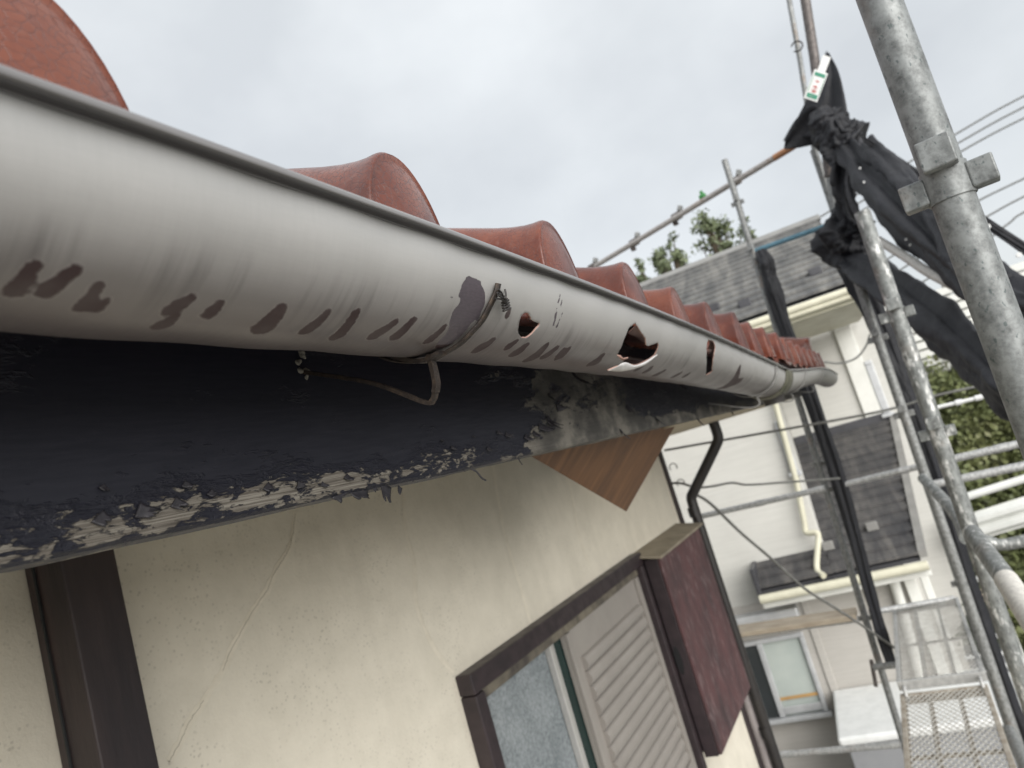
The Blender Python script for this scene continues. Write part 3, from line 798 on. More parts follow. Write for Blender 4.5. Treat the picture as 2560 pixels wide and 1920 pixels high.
# downpipe that elbows from the eave back to the wall
def downpipe():
    x = 3.76
    pts = [(x, .80, .05), (x, .80, -.03), (x, .805, -.055), (x, .83, -.09), (x, 1.00, -.27), (x, 1.035, -.31), (x, 1.04, -.35), (x, 1.045, GROUND)]
    e = empty('downpipe', (x, 1.045, GROUND)); tag(e, 'black plastic downpipe kinked under the eave at the house corner', 'downpipe')
    MB().tube(spline(pts[:7], 30) + [Vector(pts[7])], 0.027, 14).build('pipe', M['black_plastic'], e)
    for z in (-.36, -1.5, -3):
        MB().tube([(x, 1.045, z), (x, 1.045, z - .05)], 0.031, 14).build('socket', M['black_plastic'], e)
downpipe()
def conduit():
    a = at(1863, 1725, x=3.78); b = at(1922, 1920, x=3.78)
    y = (a.y + b.y) / 2
    e = MB().tube([(3.78, y, a.z + 0.0), (3.78, y, GROUND)], 0.026, 12).build('conduit', M['pvc'])
    tag(e, 'pinkish grey plastic conduit rising beside the dark house corner', 'pipe')
conduit()
# ================================================================== the gutter
GY, GR = 0.273, 0.060
ZX = [(-0.6, .181), (0.05, .1785), (.13, .1775), (.31, .1755), (.50, .1725), (.81, .1650), (1.2, .1500), (1.6, .1300), (2.14, .1000)]
def zlip(x):
    x = np.asarray(x, float)
    return np.interp(x, [a for a, b in ZX], [b for a, b in ZX])
_xs = np.linspace(-.6, 2.14, 800); _z = zlip(_xs)
for _ in range(3): _z = np.convolve(np.pad(_z, 30, 'reflect', reflect_type='odd'), np.ones(61) / 61, 'valid')
def zlip(x): return np.interp(x, _xs, _z)
BR = 0.0046            # bead on the lip
def gpt(x, th, r=GR, zc=None):
    zc = zlip(x) - BR if zc is None else zc
    return np.stack([x + 0 * th, GY - r * np.cos(th), zc - r * 0.95 * np.sin(th)], -1)
def g_of_px(px, py, r=GR):
    """pixel -> (x along, arc angle) on the trough"""
    d = ray(px, py); x = 0.5
    for _ in range(25):
        zc = float(zlip(x)) - BR
        k = 0.95
        A = d[1] ** 2 + (d[2] / k) ** 2; B = -2 * (d[1] * GY + d[2] * zc / k ** 2); Cc = GY ** 2 + (zc / k) ** 2 - r * r
        disc = B * B - 4 * A * Cc
        t = (-B - math.sqrt(max(disc, 0))) / (2 * A)
        x = t * d[0]
    y, z = t * d[1], t * d[2]
    return x, math.atan2((zc - z) / 0.95, GY - y)
def q4(pts): return [(700 + x * .4069, 300 + y * .4069) for x, y in pts]
def q4r(pts): return [(1400 + x * .3436, 700 + y * .3436) for x, y in pts]
def q2(pts): return [(x * .4069, 600 + y * .4069) for x, y in pts]

gutter = empty('rain_gutter', (2.0, GY, .05))
tag(gutter, 'bleached half round vinyl gutter, torn open in three places below the roof tiles', 'gutter')

holes = [q4([(1488, 1205), (1508, 1188), (1528, 1186), (1545, 1210), (1550, 1230), (1572, 1243), (1600, 1250), (1592, 1268), (1575, 1287), (1545, 1322), (1518, 1342), (1496, 1344), (1480, 1335), (1471, 1318), (1468, 1290), (1474, 1250)]),
         q4r([(553, 313), (578, 355), (600, 390), (622, 420), (625, 450), (628, 475), (655, 478), (685, 468), (716, 456), (720, 470), (712, 505), (690, 550), (655, 578), (600, 605), (545, 622), (490, 618), (462, 590), (440, 575), (414, 545), (428, 522), (445, 490), (462, 440), (480, 400), (500, 350), (528, 330)]),
         q4r([(1080, 432), (1118, 446), (1130, 490), (1122, 535), (1112, 585), (1104, 640), (1112, 655), (1095, 672), (1078, 684), (1058, 686), (1064, 640), (1068, 580), (1066, 500), (1072, 455)])]
holes = [[(lambda g: (g[0], g[1] * GR))(g_of_px(*p)) for p in h] for h in holes]
# ragged: subdivide and jitter the torn edges
def ragged(poly, j):
    out = []
    rr = random.Random(3)
    n = len(poly)
    for i in range(n):
        a, b = poly[i], poly[(i + 1) % n]
        for k in range(3):
            t = k / 3
            s = 0 if k == 0 else j
            out.append((a[0] + (b[0] - a[0]) * t + rr.uniform(-s, s), a[1] + (b[1] - a[1]) * t + rr.uniform(-s, s)))
    return out
holes = [ragged(holes[0], .0003), ragged(holes[1], .0008), ragged(holes[2], .0012)]

def inside(poly, P):
    poly = np.array(poly); x, y = P[:, 0], P[:, 1]; c = np.zeros(len(P), bool)
    x0, y0 = poly[:, 0], poly[:, 1]; x1, y1 = np.roll(x0, -1), np.roll(y0, -1)
    for a, b, e, g in zip(x0, y0, x1, y1):
        cond = ((b > y) != (g > y))
        with np.errstate(divide='ignore', invalid='ignore'):
            c ^= cond & (x < (e - a) * (y - b) / (g - b + 1e-15) + a)
    return c
def seg_dist(P, a, b):
    a = np.array(a); b = np.array(b); ab = b - a
    t = np.clip(((P - a) @ ab) / (ab @ ab + 1e-15), 0, 1)
    return np.linalg.norm(P - (a + t[:, None] * ab), axis=1)
def poly_sdf(poly, P):
    d = np.full(len(P), 1e9); n = len(poly)
    for i in range(n): d = np.minimum(d, seg_dist(P, poly[i], poly[(i + 1) % n]))
    return np.where(inside(poly, P), d, -d)

def make_trough():
    xs = [-0.6]
    while xs[-1] < 2.14:
        x = xs[-1]; xs.append(x + (0.01 if x < .05 else 0.0016 + 0.0022 * x))
    xs[-1] = 2.14
    xs = np.array(xs); nv = 72
    vs = np.linspace(0, math.pi * GR, nv)
    nu = len(xs)
    X, V = np.meshgrid(xs, vs, indexing='ij')
    P2 = np.stack([X.ravel(), V.ravel()], 1)
    F_ = grid_faces(nu, nv)
    keep = np.ones(len(F_), bool)
    newP = []; newF = []
    base = len(P2)
    for h in holes:
        hp = np.array(h)
        i0 = max(np.searchsorted(xs, hp[:, 0].min()) - 3, 0); i1 = min(np.searchsorted(xs, hp[:, 0].max()) + 3, nu - 1)
        j0 = max(np.searchsorted(vs, hp[:, 1].min()) - 3, 0); j1 = min(np.searchsorted(vs, hp[:, 1].max()) + 3, nv - 1)
        fi = F_[:, 0] // nv; fj = F_[:, 0] % nv
        keep &= ~((fi >= i0) & (fi < i1) & (fj >= j0) & (fj < j1))
        pts = []; ids = []
        for i in range(i0, i1 + 1):
            for j in range(j0, j1 + 1):
                p = P2[i * nv + j]
                border = i in (i0, i1) or j in (j0, j1)
                sd = poly_sdf(h, p[None])[0]
                if border or sd < -0.0010:
                    pts.append(Vector((p[0], p[1]))); ids.append(i * nv + j)
        n0 = len(pts)
        for p in h: pts.append(Vector(p)); ids.append(base + len(newP)); newP.append(p)
        edges = [(n0 + k, n0 + (k + 1) % len(h)) for k in range(len(h))]
        vo, eo, fo, ov, oe, of = delaunay_2d_cdt(pts, edges, [], 0, 1e-7)
        idmap = []
        for k, p in enumerate(vo):
            if ov[k]: idmap.append(ids[ov[k][0]])
            else: idmap.append(base + len(newP)); newP.append((p[0], p[1]))
        for fc in fo:
            c = sum((Vector(vo[k]) for k in fc), Vector((0, 0))) / len(fc)
            if inside(h, np.array([[c[0], c[1]]]))[0]: continue
            newF.append(tuple(idmap[k] for k in fc)[::-1])
    P2 = np.vstack([P2, np.array(newP)])
    faces = [tuple(f)[::-1] for f in F_[keep]] + newF
    co = gpt(P2[:, 0], P2[:, 1] / GR)
    # slight waviness of old vinyl
    w = 0.0006 * np.sin(P2[:, 0] * 21) * np.sin(P2[:, 1] * 30) + 0.0004 * np.sin(P2[:, 0] * 67 + 1.0)
    co[:, 1] += w * -np.cos(P2[:, 1] / GR); co[:, 2] += w * -np.sin(P2[:, 1] / GR)
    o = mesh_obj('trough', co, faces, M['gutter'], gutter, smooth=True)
    me = o.data
    me.materials.append(M['gutter_rim']); me.materials.append(M['gutter_inner'])
    uv = me.uv_layers.new(name='UVMap')
    li = np.empty(len(me.loops), np.int32); me.loops.foreach_get('vertex_index', li)
    uv.data.foreach_set('uv', P2[li].ravel().astype(np.float32))
    # wear fields (signed distance, metres, positive inside)
    def caps(lst, src, wk=1.0):
        out = np.full(len(P2), -0.05)
        for x1, y1, x2, y2, wd in lst:
            (a, b), sc = (src([(x1, y1), (x2, y2)]), 0)
            ga = g_of_px(*a); gb = g_of_px(*b)
            A = np.array([ga[0], ga[1] * GR]); B = np.array([gb[0], gb[1] * GR])
            # half width: offset pixel along the gutter
            k = .4069 if src is not q4r else .3436
            gw = g_of_px(a[0] + wd * k * .5, a[1] + wd * k * .12)
            hw = max(0.0009, abs(gw[0] - ga[0]) * 1.55) * wk
            sel = (np.abs(P2[:, 0] - (A[0] + B[0]) / 2) < 0.12)
            ab = B - A; t = np.clip(((P2[sel] - A) @ ab) / (ab @ ab), 0, 1)
            d = np.linalg.norm(P2[sel] - (A + t[:, None] * ab), axis=1)
            out[sel] = np.maximum(out[sel], hw * (0.62 + 0.38 * t) - d)
        return out
    drips2 = [(210, 170, 100, 310, 80), (460, 190, 300, 310, 75), (600, 290, 520, 410, 60), (650, 370, 600, 420, 40), (1170, 360, 1060, 430, 55), (1080, 470, 990, 530, 50), (1350, 400, 1290, 460, 45), (1720, 430, 1620, 540, 60)]
    drips4 = [(285, 1185, 165, 1290, 44), (465, 1185, 350, 1330, 46), (700, 1240, 580, 1322, 38), (812, 1225, 712, 1322, 36), (1005, 1275, 920, 1350, 32), (1075, 1285, 1020, 1372, 46),
              (1295, 1365, 1232, 1402, 36), (1452, 1368, 1412, 1396, 24), (1505, 1393, 1457, 1430, 30), (1622, 1398, 1550, 1462, 34), (1692, 1408, 1642, 1446, 26), (1765, 1412, 1722, 1452, 22), (1975, 1448, 1942, 1490, 18), (1412, 1168, 1402, 1192, 20)]
    drips4r = [(300, 555, 245, 600, 26), (590, 640, 570, 650, 14), (655, 640, 635, 658, 16), (745, 668, 718, 682, 18), (870, 686, 850, 696, 16), (935, 684, 920, 694, 12), (1300, 660, 1215, 775, 20), (1310, 735, 1255, 755, 14), (20, 510, 0, 540, 20)]
    mark = np.maximum(np.maximum(caps(drips2, q2, 1.25), caps(drips4, q4)), caps(drips4r, q4r))
    peel_poly = [(lambda g: (g[0], g[1] * GR))(g_of_px(*p)) for p in q4([(1097, 1060), (1120, 1010), (1145, 965), (1168, 960), (1192, 972), (1222, 990), (1234, 985), (1240, 1020), (1255, 1045), (1264, 1100), (1252, 1150), (1240, 1175), (1228, 1215), (1232, 1250), (1190, 1225), (1165, 1265), (1110, 1330), (1050, 1378), (990, 1385), (955, 1380), (1000, 1335), (1035, 1290), (1045, 1220), (1060, 1170), (1100, 1130), (1110, 1100), (1092, 1080)])]
    peel = np.full(len(P2), -0.05); sel = np.abs(P2[:, 0] - .42) < .12
    peel[sel] = poly_sdf(peel_poly, P2[sel])
    scr = caps([(1720, 1070, 1705, 1130, 4), (1735, 1180, 1700, 1270, 5), (1700, 1160, 1680, 1260, 6), (1735, 1090, 1725, 1140, 4), (1690, 1170, 1690, 1215, 5), (1070, 1080, 1040, 1095, 5)], q4)
    peel = np.maximum(peel, scr + 0.0002)
    moss = np.clip(1 - np.abs(P2[:, 0] - 2.12) / 0.14, 0, 1) * np.clip((P2[:, 1] - .05) / .03, 0, 1) * 0.03 - 0.012
    for nm, arr in (('mark', mark), ('peel', peel), ('moss', moss)):
        at_ = me.attributes.new(nm, 'FLOAT', 'POINT'); at_.data.foreach_set('value', arr.astype(np.float32))
    sol = o.modifiers.new('thickness', 'SOLIDIFY'); sol.thickness = 0.0016; sol.offset = -1
    sol.material_offset = 2; sol.material_offset_rim = 1
    return o
trough = make_trough()

def bead(name, xs, zf, yo=-GR - .0040, r=BR, par=gutter, mat=None):
    P = [Vector((x, GY + yo, float(zf(x)) - BR)) for x in xs]
    if yo > 0: return MB().tube(P, r, 12).build(name, mat or M['bead'], par)
    # rolled lip: a curl open towards the trough face, so its underside stays in its own shade
    n = 18; a0, a1 = math.radians(200), math.radians(-20); v = []
    for p in P:
        for k in range(n + 1):
            a = a0 + (a1 - a0) * k / n
            v.append((p.x, p.y + r * math.cos(a), p.z + r * math.sin(a)))
    o = mesh_obj(name, v, grid_faces(len(P), n + 1), mat or M['bead'], par, smooth=True)
    s = o.modifiers.new('t', 'SOLIDIFY'); s.thickness = .0011; s.offset = -1
    return o
def bead_mat():
    m = NT('gutter_lip_vinyl'); c = m.coord('Object', (2, 120, 120))
    n1 = m.noise(c, 2.0, 4, 0.6)
    m.col(m.ramp(n1, [(0.3, (0.13, 0.125, 0.125)), (0.7, (0.19, 0.183, 0.18))])); m.rough(0.26); m.b.inputs['Specular IOR Level'].default_value = 0.8; m.bump(n1, 0.1, 0.0006)
    return m.m
M['bead'] = bead_mat()
bead('lip_bead', np.concatenate([np.linspace(-.6, 0, 10), np.linspace(.02, 2.14, 160)]), zlip)
bead('back_lip', np.linspace(-.6, 2.14, 60), zlip, GR, 0.0035)

# far length of gutter beyond the joint, rising then sagging at its broken end
Z2 = [(2.13, .100), (2.6, .108), (3.2, .122), (3.75, .132), (4.2, .128), (4.55, .116), (4.80, .104)]
def zl2(x): return np.interp(x, [a for a, b in Z2], [b for a, b in Z2])
_x2 = np.linspace(2.13, 4.8, 300); _y2 = zl2(_x2)
for _ in range(3): _y2 = np.convolve(np.pad(_y2, 15, 'reflect', reflect_type='odd'), np.ones(31) / 31, 'valid')
def zl2(x): return np.interp(x, _x2, _y2)
def far_trough():
    xs = np.linspace(2.13, 4.80, 120); vs = np.linspace(0, math.pi * GR, 28)
    X, V = np.meshgrid(xs, vs, indexing='ij'); P2 = np.stack([X.ravel(), V.ravel()], 1)
    co = gpt(P2[:, 0], P2[:, 1] / GR, GR * 0.985, zl2(P2[:, 0]) - BR)
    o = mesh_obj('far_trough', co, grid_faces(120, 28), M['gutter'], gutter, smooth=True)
    uv = o.data.uv_layers.new(name='UVMap'); li = np.empty(len(o.data.loops), np.int32); o.data.loops.foreach_get('vertex_index', li)
    uv.data.foreach_set('uv', P2[li].ravel().astype(np.float32))
    for nm in ('mark', 'peel', 'moss'):
        a = o.data.attributes.new(nm, 'FLOAT', 'POINT'); a.data.foreach_set('value', np.full(len(P2), -.05, np.float32))
    s = o.modifiers.new('thickness', 'SOLIDIFY'); s.thickness = .0016; s.offset = -1
    bead('lip_bead', xs, zl2); bead('back_lip', xs, zl2, GR, .0035)
    n = 20                                     # end cap
    v = [(4.80, GY - GR * math.cos(math.pi * k / n), float(zl2(4.8)) - BR - GR * 0.95 * math.sin(math.pi * k / n)) for k in range(n + 1)]
    v += [(4.812, b, c) for a, b, c in v]
    mesh_obj('end_cap', v, [tuple(range(n + 1)), tuple(range(2 * n + 1, n, -1))] + [(k, n + 1 + k, n + 2 + k, k + 1) for k in range(n)] + [(0, n, 2 * n + 1, n + 1)], M['gutter_inner'], gutter)
far_trough()
def joint():
    v = []; n = 24; xs = (2.075, 2.09, 2.19, 2.20)
    for x, r in zip(xs, (GR + .0005, GR + .005, GR + .005, GR + .0005)):
        zc = float(zlip(min(x, 2.14))) - BR
        for k in range(n + 1):
            th = math.pi * k / n; v.append((x, GY - r * math.cos(th), zc - r * 0.95 * math.sin(th)))
    o = mesh_obj('joint_sleeve', v, grid_faces(4, n + 1), plain('mossy_sleeve', (0.13, 0.125, 0.095), (0.05, 0.052, 0.032), 18, 0.6), gutter, smooth=True)
    o.modifiers.new('t', 'SOLIDIFY').thickness = .003
    MB().tube([(2.14, GY, .040), (2.14, GY, .030), (2.14, GY, .018)], [.034, .030, .029], 18).build('outlet', M['black_plastic'], gutter)
joint()

# --- strap brackets
def strap(x, par, zc, th0=0.38, th1=2.75, w=0.0062, t=0.0018, r=None, mat=None):
    r = r or GR + 0.0032
    n = 30; v = []
    for k in range(n + 1):
        th = th0 + (th1 - th0) * k / n
        for dx in (-w / 2, w / 2):
            for rr in (r - t / 2, r + t / 2):
                wob = 0.0006 * math.sin(k * 1.3)
                v.append((x + dx + wob + 0.024 * (1 - k / n) ** 2, GY - rr * math.cos(th), zc - rr * 0.95 * math.sin(th)))
    f = []
    for k in range(n):
        a = k * 4; b = a + 4
        f += [(a, b, b + 2, a + 2), (a + 1, a + 3, b + 3, b + 1), (a, a + 1, b + 1, b), (a + 2, b + 2, b + 3, a + 3)]
    f += [(0, 2, 3, 1), (n * 4, n * 4 + 1, n * 4 + 3, n * 4 + 2)]
    return mesh_obj('strap', v, f, mat or M['bracket'], par, smooth=True)
def flat_bar(P, w, t, side):
    """bar of rectangular section along P; side = Vector across its width"""
    v = []; f = []; n = len(P); s = Vector(side).normalized()
    for i, p in enumerate(P):
        d = (P[min(i + 1, n - 1)] - P[max(i - 1, 0)]).normalized(); u = d.cross(s).normalized()
        for a, b in ((-1, -1), (1, -1), (1, 1), (-1, 1)): v.append(p + s * (a * w / 2) + u * (b * t / 2))
    for i in range(n - 1):
        for k in range(4): f.append((i * 4 + k, i * 4 + (k + 1) % 4, i * 4 + 4 + (k + 1) % 4, i * 4 + 4 + k))
    f += [(3, 2, 1, 0), tuple((n - 1) * 4 + k for k in range(4))]
    return MB().add(v, f, False)
def near_bracket():
    x = 0.436; zc = float(zlip(x)) - BR
    br = strap(x, gutter, zc); br.name = 'bracket'
    zb = zc - (GR + .004) * 0.95
    P = spline([(x, GY, zb + .003), (x, GY, zb - .006), (x, GY + .001, zb - .018), (x, GY + .004, .083)], 16)
    E = spline([(x, GY + .004, .083), (x, GY + .008, .0785), (x, GY + .016, .0795), (x - .001, .33, .108), (x - .002, FY + .004, .140)], 26)
    flat_bar(P, .0066, .0032, (1, 0, 0)).build('stem', M['bracket'], br)
    flat_bar(E, .0046, .0030, (1, 0, 0)).build('arm', M['bracket'], br)
    # flared saddle under the trough
    S = spline([(x + .0015, GY - .010, zb + .0012), (x, GY - .004, zb), (x, GY, zb - .0006), (x, GY + .012, zb + .002), (x, GY + .03, zb + .012)], 14)
    flat_bar(S, .0105, .0032, (1, 0, 0)).build('saddle', M['bracket'], br)
    # frayed copper-dark wire ends at the tip of the strap
    g = g_of_px(1250, 752)
    tip = Vector(gpt(np.float64(g[0]), np.float64(g[1]), GR + .004))
    for k in range(9):
        e = at(random.uniform(1238, 1272), random.uniform(722, 748), y=tip.y - random.uniform(.002, .009))
        m_ = tip.lerp(e, .5) + Vector((random.uniform(-.002, .002), random.uniform(-.002, 0), random.uniform(-.001, .002)))
        s = tip + Vector((random.uniform(-.003, .002), -.0005, random.uniform(-.006, .0)))
        MB().tube(spline([s, m_, e], 8), 0.00075, 6).build('wire_end', M['darkwire'], br)
    for k in range(4):                          # wrapped turns
        c = tip + Vector((-.0005 * k, 0, -.0022 * k)); ring = []
        for j in range(13):
            a = 2 * math.pi * j / 12; ring.append(c + Vector((.0052 * math.cos(a), -.0018 * math.sin(a) - .0006, .0015 * math.cos(a))))
        MB().tube(ring, .0009, 6, cap=False).build('wire_turn', M['darkwire'], br)
near_bracket()
M['zinc_strap'] = plain('grey_zinc_strap', (0.24, 0.235, 0.225), (0.16, 0.155, 0.15), 30, 0.5, metal=.3)
for x in (1.86, 2.62, 3.55):
    zc = (float(zlip(x)) if x < 2.14 else float(zl2(x))) - BR
    b = strap(x, gutter, zc, 0.1, 3.0, .012, .003, GR + .006, M['zinc_strap']); b.name = 'bracket'
    P = spline([(x, GY, zc - .066), (x, GY, zc - .085), (x, GY + .03, zc - .085), (x, FY, zc - .045)], 14)
    flat_bar(P, .012, .004, (1, 0, 0)).build('arm', M['zinc_strap'], b)

# --- torn flaps
def patch(name, pts, mat, par=gutter, curl=None):
    """pts: (px, py, y) corners; a small fan sheet with thickness"""
    V = [at(px, py, y=y) for px, py, y in pts]
    c = sum(V, Vector()) / len(V)
    v = V + [c]; f = [(i, (i + 1) % len(V), len(V)) for i in range(len(V))]
    o = mesh_obj(name, v, f, mat, par, smooth=True)
    o.modifiers.new('sub', 'SUBSURF').render_levels = 1
    s = o.modifiers.new('t', 'SOLIDIFY'); s.thickness = .0015; s.offset = 0
    return o
def ribbon_flap(name, lo, hi, mat, n=20):
    """sheet between two pixel curves (px,py,y)"""
    A = spline([at(a, b, y=c) for a, b, c in lo], n); B = spline([at(a, b, y=c) for a, b, c in hi], n)
    v = []; k = 6
    for i in range(n + 1):
        for j in range(k): 
            t = j / (k - 1); v.append(A[i].lerp(B[i], t) + Vector((0, -.0022 * math.sin(math.pi * t), 0)))
    o = mesh_obj(name, v, grid_faces(n + 1, k), mat, gutter, smooth=True)
    s = o.modifiers.new('t', 'SOLIDIFY'); s.thickness = .0014; s.offset = 0; s.material_offset_rim = 1
    o.data.materials.append(M['gutter_rim'])
    return o
def qr(l): return [(1400 + x * .3436, 700 + y * .3436, yy) for x, y, yy in l]
ribbon_flap('torn_flap', qr([(345, 656, .236), (430, 664, .238), (520, 648, .234), (620, 612, .230), (700, 545, .222)]), qr([(440, 612, .232), (480, 600, .230), (540, 624, .231), (610, 600, .229), (690, 552, .223)]), M['flap'])
ribbon_flap('torn_flap', qr([(553, 316, .224), (590, 372, .224), (618, 420, .226), (624, 466, .230)]), qr([(495, 385, .245), (520, 400, .25), (555, 415, .252), (600, 448, .248)]), M['gutter_inner'])
ribbon_flap('torn_flap', qr([(414, 545, .234), (445, 572, .234), (485, 566, .231)]), qr([(430, 560, .236), (450, 580, .236), (480, 574, .235)]), M['gutter_rim'], 8)
ribbon_flap('torn_flap', qr([(1080, 434, .2195), (1118, 448, .2195)]), qr([(1076, 500, .232), (1124, 510, .230)]), M['gutter_inner'], 6)
# ================================================================== scaffold
def coupler(mb_parent, c, axis_up, r, s, facing, mat):
    """wedge pockets on a post: three short blocks round the tube; c centre, s size"""
    u = Vector(axis_up).normalized()
    f = Vector(facing); f = (f - u * f.dot(u)).normalized(); sd = u.cross(f)
    R = Matrix((sd, f, u)).transposed().to_4x4(); R.translation = Vector(c)
    for k, (ox, oy, oz, w, d, h) in enumerate(((0, r + s * .30, s * .95, s * 1.05, s * .62, s * 1.05), (-(r + s * .36), 0, 0, s * .80, s * .80, s * .92), (r + s * .36, 0, 0, s * .80, s * .80, s * .92), (0, -(r + s * .30), s * .95, s * 1.0, s * .6, s * 1.0))):
        MB().box((ox - w / 2, oy - d / 2, oz - h / 2), (ox + w / 2, oy + d / 2, oz + h / 2), R, s * .06).build('wedge_pocket', mat, mb_parent)
    MB().tube([Vector(c) - u * (s * .55), Vector(c) + u * (s * .62)], r * 1.10, 18).build('collar', mat, mb_parent)

def post_thing(label, top, bot, r, mat, couplers=(), csize=.034, group='upright scaffold tubes', facing=(-1, 0.1, 0), swage=None):
    e = empty('scaffold_post', bot); tag(e, label, 'scaffold post', group)
    top = Vector(top); bot = Vector(bot); u = (top - bot).normalized()
    MB().tube([bot, bot.lerp(top, .25), bot.lerp(top, .5), bot.lerp(top, .75), top], r, 28).build('tube', mat, e)
    for z in couplers:
        t = (z - bot.z) / (top.z - bot.z)
        coupler(e, bot.lerp(top, t), u, r, csize, facing, mat)
    return e
def ext(a, b, ztop, zbot):
    d = (b - a); f = lambda z: a + d * ((z - a.z) / d.z)
    return f(ztop), f(zbot)

def down(px0, py0, px1, py1, x):
    return at(px0, py0, x=x), at(px1, py1, x=x)

a, b = down(2198, 0, 2530, 895, .92)
top, bot = ext(a, b, 1.0, GROUND)
near_z = at(2352, 470, x=.92).z
pN = post_thing('thick scuffed galvanised scaffold post with wedge blocks, nearest the camera', top, bot, .0218, M['galv_near'], (near_z, near_z - 1.8), .032, facing=(-1, .14, 0))
# seam weld down the tube
a, b = down(2173, 580, 2549, 1682, 2.6)
top, bot = ext(a, b, 1.25, GROUND)
zB1 = at(2248, 785, x=2.6).z; zB2 = at(2352, 1080, x=2.6).z
pB = post_thing('galvanised scaffold post splashed with white paint below its lower wedge blocks', at(2155, 530, x=2.6), bot, .0243, M['galv_splash'], (zB1, zB2), .036, facing=(-1, .1, 0))
a, b = down(2031, 367, 2524, 1823, 5.2)
pA = post_thing('slim galvanised scaffold post left of the vertical black roll', at(2034, 375, x=5.2), ext(a, b, 1, GROUND)[1], .0243, M['galv'], (at(2236, 1040, x=5.2).z, at(2390, 1460, x=5.2).z, at(2480, 1690, x=5.2).z), .034, facing=(-1, .1, 0))
a, b = down(2148, 711, 2313, 1188, 4.3)
pA2 = post_thing('galvanised scaffold post carrying the grey diagonal brace, beside the vertical black roll', at(2146, 706, x=4.3), ext(a, b, 1, GROUND)[1], .0243, M['galv'], (at(2200, 845, x=4.3).z, at(2260, 1036, x=4.3).z), .034, facing=(-1, .1, 0))
a, b = down(1811, 400, 2207, 1687, 5.2)
pD = post_thing('thin far scaffold post crossing the brown roof rail, half wrapped in black sheet', a, ext(a, b, 1, GROUND)[1], .0215, M['galv'], (at(1850, 505, x=5.2).z, at(1888, 628, x=5.2).z, at(2045, 1160, x=5.2).z, at(2066, 1225, x=5.2).z, at(2165, 1545, x=5.2).z), .030, facing=(-1, .1, 0))
# upper pair of poles rising out of the black bundle
def pole(name, label, P, r, mat, cat, group=None):
    o = MB().tube(P, r, 20).build(name, mat); tag(o, label, cat, group); return o
pole('scaffold_pole', 'dark brown upper pole above the tagged black bundle', [at(2004, -60, x=4.9), at(2036, 145, x=4.9), at(2074, 440, x=4.9)], .030, M['galv_dark'], 'scaffold post')
pole('scaffold_pole', 'slender grey upper pole behind the dark brown one', [at(1962, -60, x=5.2), at(2000, 150, x=5.2), at(2036, 376, x=5.2)], .017, M['galv'], 'scaffold post')
pole('scaffold_pole', 'grey pole stub below the knotted black bundle', [at(2052, 300, x=5.1), at(2098, 560, x=5.1), at(2122, 640, x=5.1)], .030, M['galv'], 'scaffold post')

# --- rails
def rail(label, P, r, mat, name='scaffold_rail', group='level scaffold tubes', collars=(), nub=1.25):
    e = empty(name, P[0]); tag(e, label, 'scaffold rail', group)
    MB().tube(P, r, 18).build('tube', mat, e)
    for t in collars:
        i = t * (len(P) - 1); k = min(int(i), len(P) - 2); q = Vector(P[k]).lerp(Vector(P[k + 1]), i - k)
        d = (Vector(P[k + 1]) - Vector(P[k])).normalized()
        MB().tube([q - d * r * 1.6, q + d * r * 1.6], r * nub, 16).build('collar', mat, e)
    return e
RA, RB = at(1985, 365, x=5.2), at(1470, 676, x=5.95)
e = rail('brownish rail with clamps sloping up across the sky behind the roof tiles', [RA, RB], .0215, M['galv_rail'], group=None)
for k, (px, py) in enumerate(((1838, 454), (1692, 541), (1586, 606), (1482, 668))):
    q = at(px, py, x=5.2 + (1985 - px) / 515 * .75)
    for dx, s in ((0, 1.0),):
        d = (RB - RA).normalized()
        MB().tube([q - d * .035, q + d * .035], .034, 12).build('clamp', M['galv_dark'], e)
        MB().box((-.022, -.018, .03), (.022, .018, .075), Matrix.Translation(q - d * .02) @ Matrix.Rotation(.5, 4, 'X'), .006).build('clamp_lug', M['galv'], e)
        MB().box((-.022, -.02, -.06), (.022, .02, -.025), Matrix.Translation(q + d * .03), .006).build('clamp_lug', M['galv_dark'], e)
tp = RA.lerp(RB, .035)
MB().tube([RA, RA.lerp(RB, .075)], .0235, 16).build('orange_tape', M['tape'], e)
q = at(1757, 492, x=5.53); d = (RB - RA).normalized()
MB().tube([q - d * .02, q + d * .02], .024, 12).build('green_tape', M['greentape'], e)
MB().box((-.008, -.012, .015), (.008, .012, .05), Matrix.Translation(q), .003).build('green_tape_end', M['greentape'], e)

pole('blue_tube', 'blue painted tube in front of the grey shingle roof ridge', [at(1880, 630, x=5.2), at(2092, 555, x=5.2)], .0175, M['bluepipe'], 'scaffold rail')
R1 = [at(1735, 1295, x=5.12), at(2060, 1221, x=5.12)]
rail('grey rail from behind the shutter box to the thin far post', R1, .0195, M['galv_light'], collars=(.52, .97), nub=1.12)
rail('grey rail between the thin far post and the paint splashed post, upper of two', [at(2092, 1216, x=5.12), at(2278, 1171, x=5.12), at(2390, 1146, x=5.0)], .0195, M['galv_light'], collars=(.03, .45), nub=1.15)
rail('pale rail passing before the green bank, level with the lower wedge blocks', [at(2380, 1148, x=4.9), at(2560, 1107, x=4.9), at(2800, 1050, x=4.9)], .022, M['galv_light'], collars=(.35,), nub=1.1)
rail('second pale rail before the green bank, just under the first', [at(2325, 1213, x=4.6), at(2560, 1164, x=4.6), at(2800, 1112, x=4.6)], .022, M['galv_light'])
rail('short bowed tube low at the right picture edge above the grey road', spline([at(2455, 1350, x=4.4), at(2500, 1362, x=4.4), at(2570, 1350, x=4.4), at(2700, 1322, x=4.4)], 12), .030, M['galv_splash'], collars=(.05,), nub=1.15)
rail('horizontal tube under the old plank at deck level', [at(1835, 1590, x=5.15), at(2145, 1548, x=5.15)], .0195, M['galv_light'])
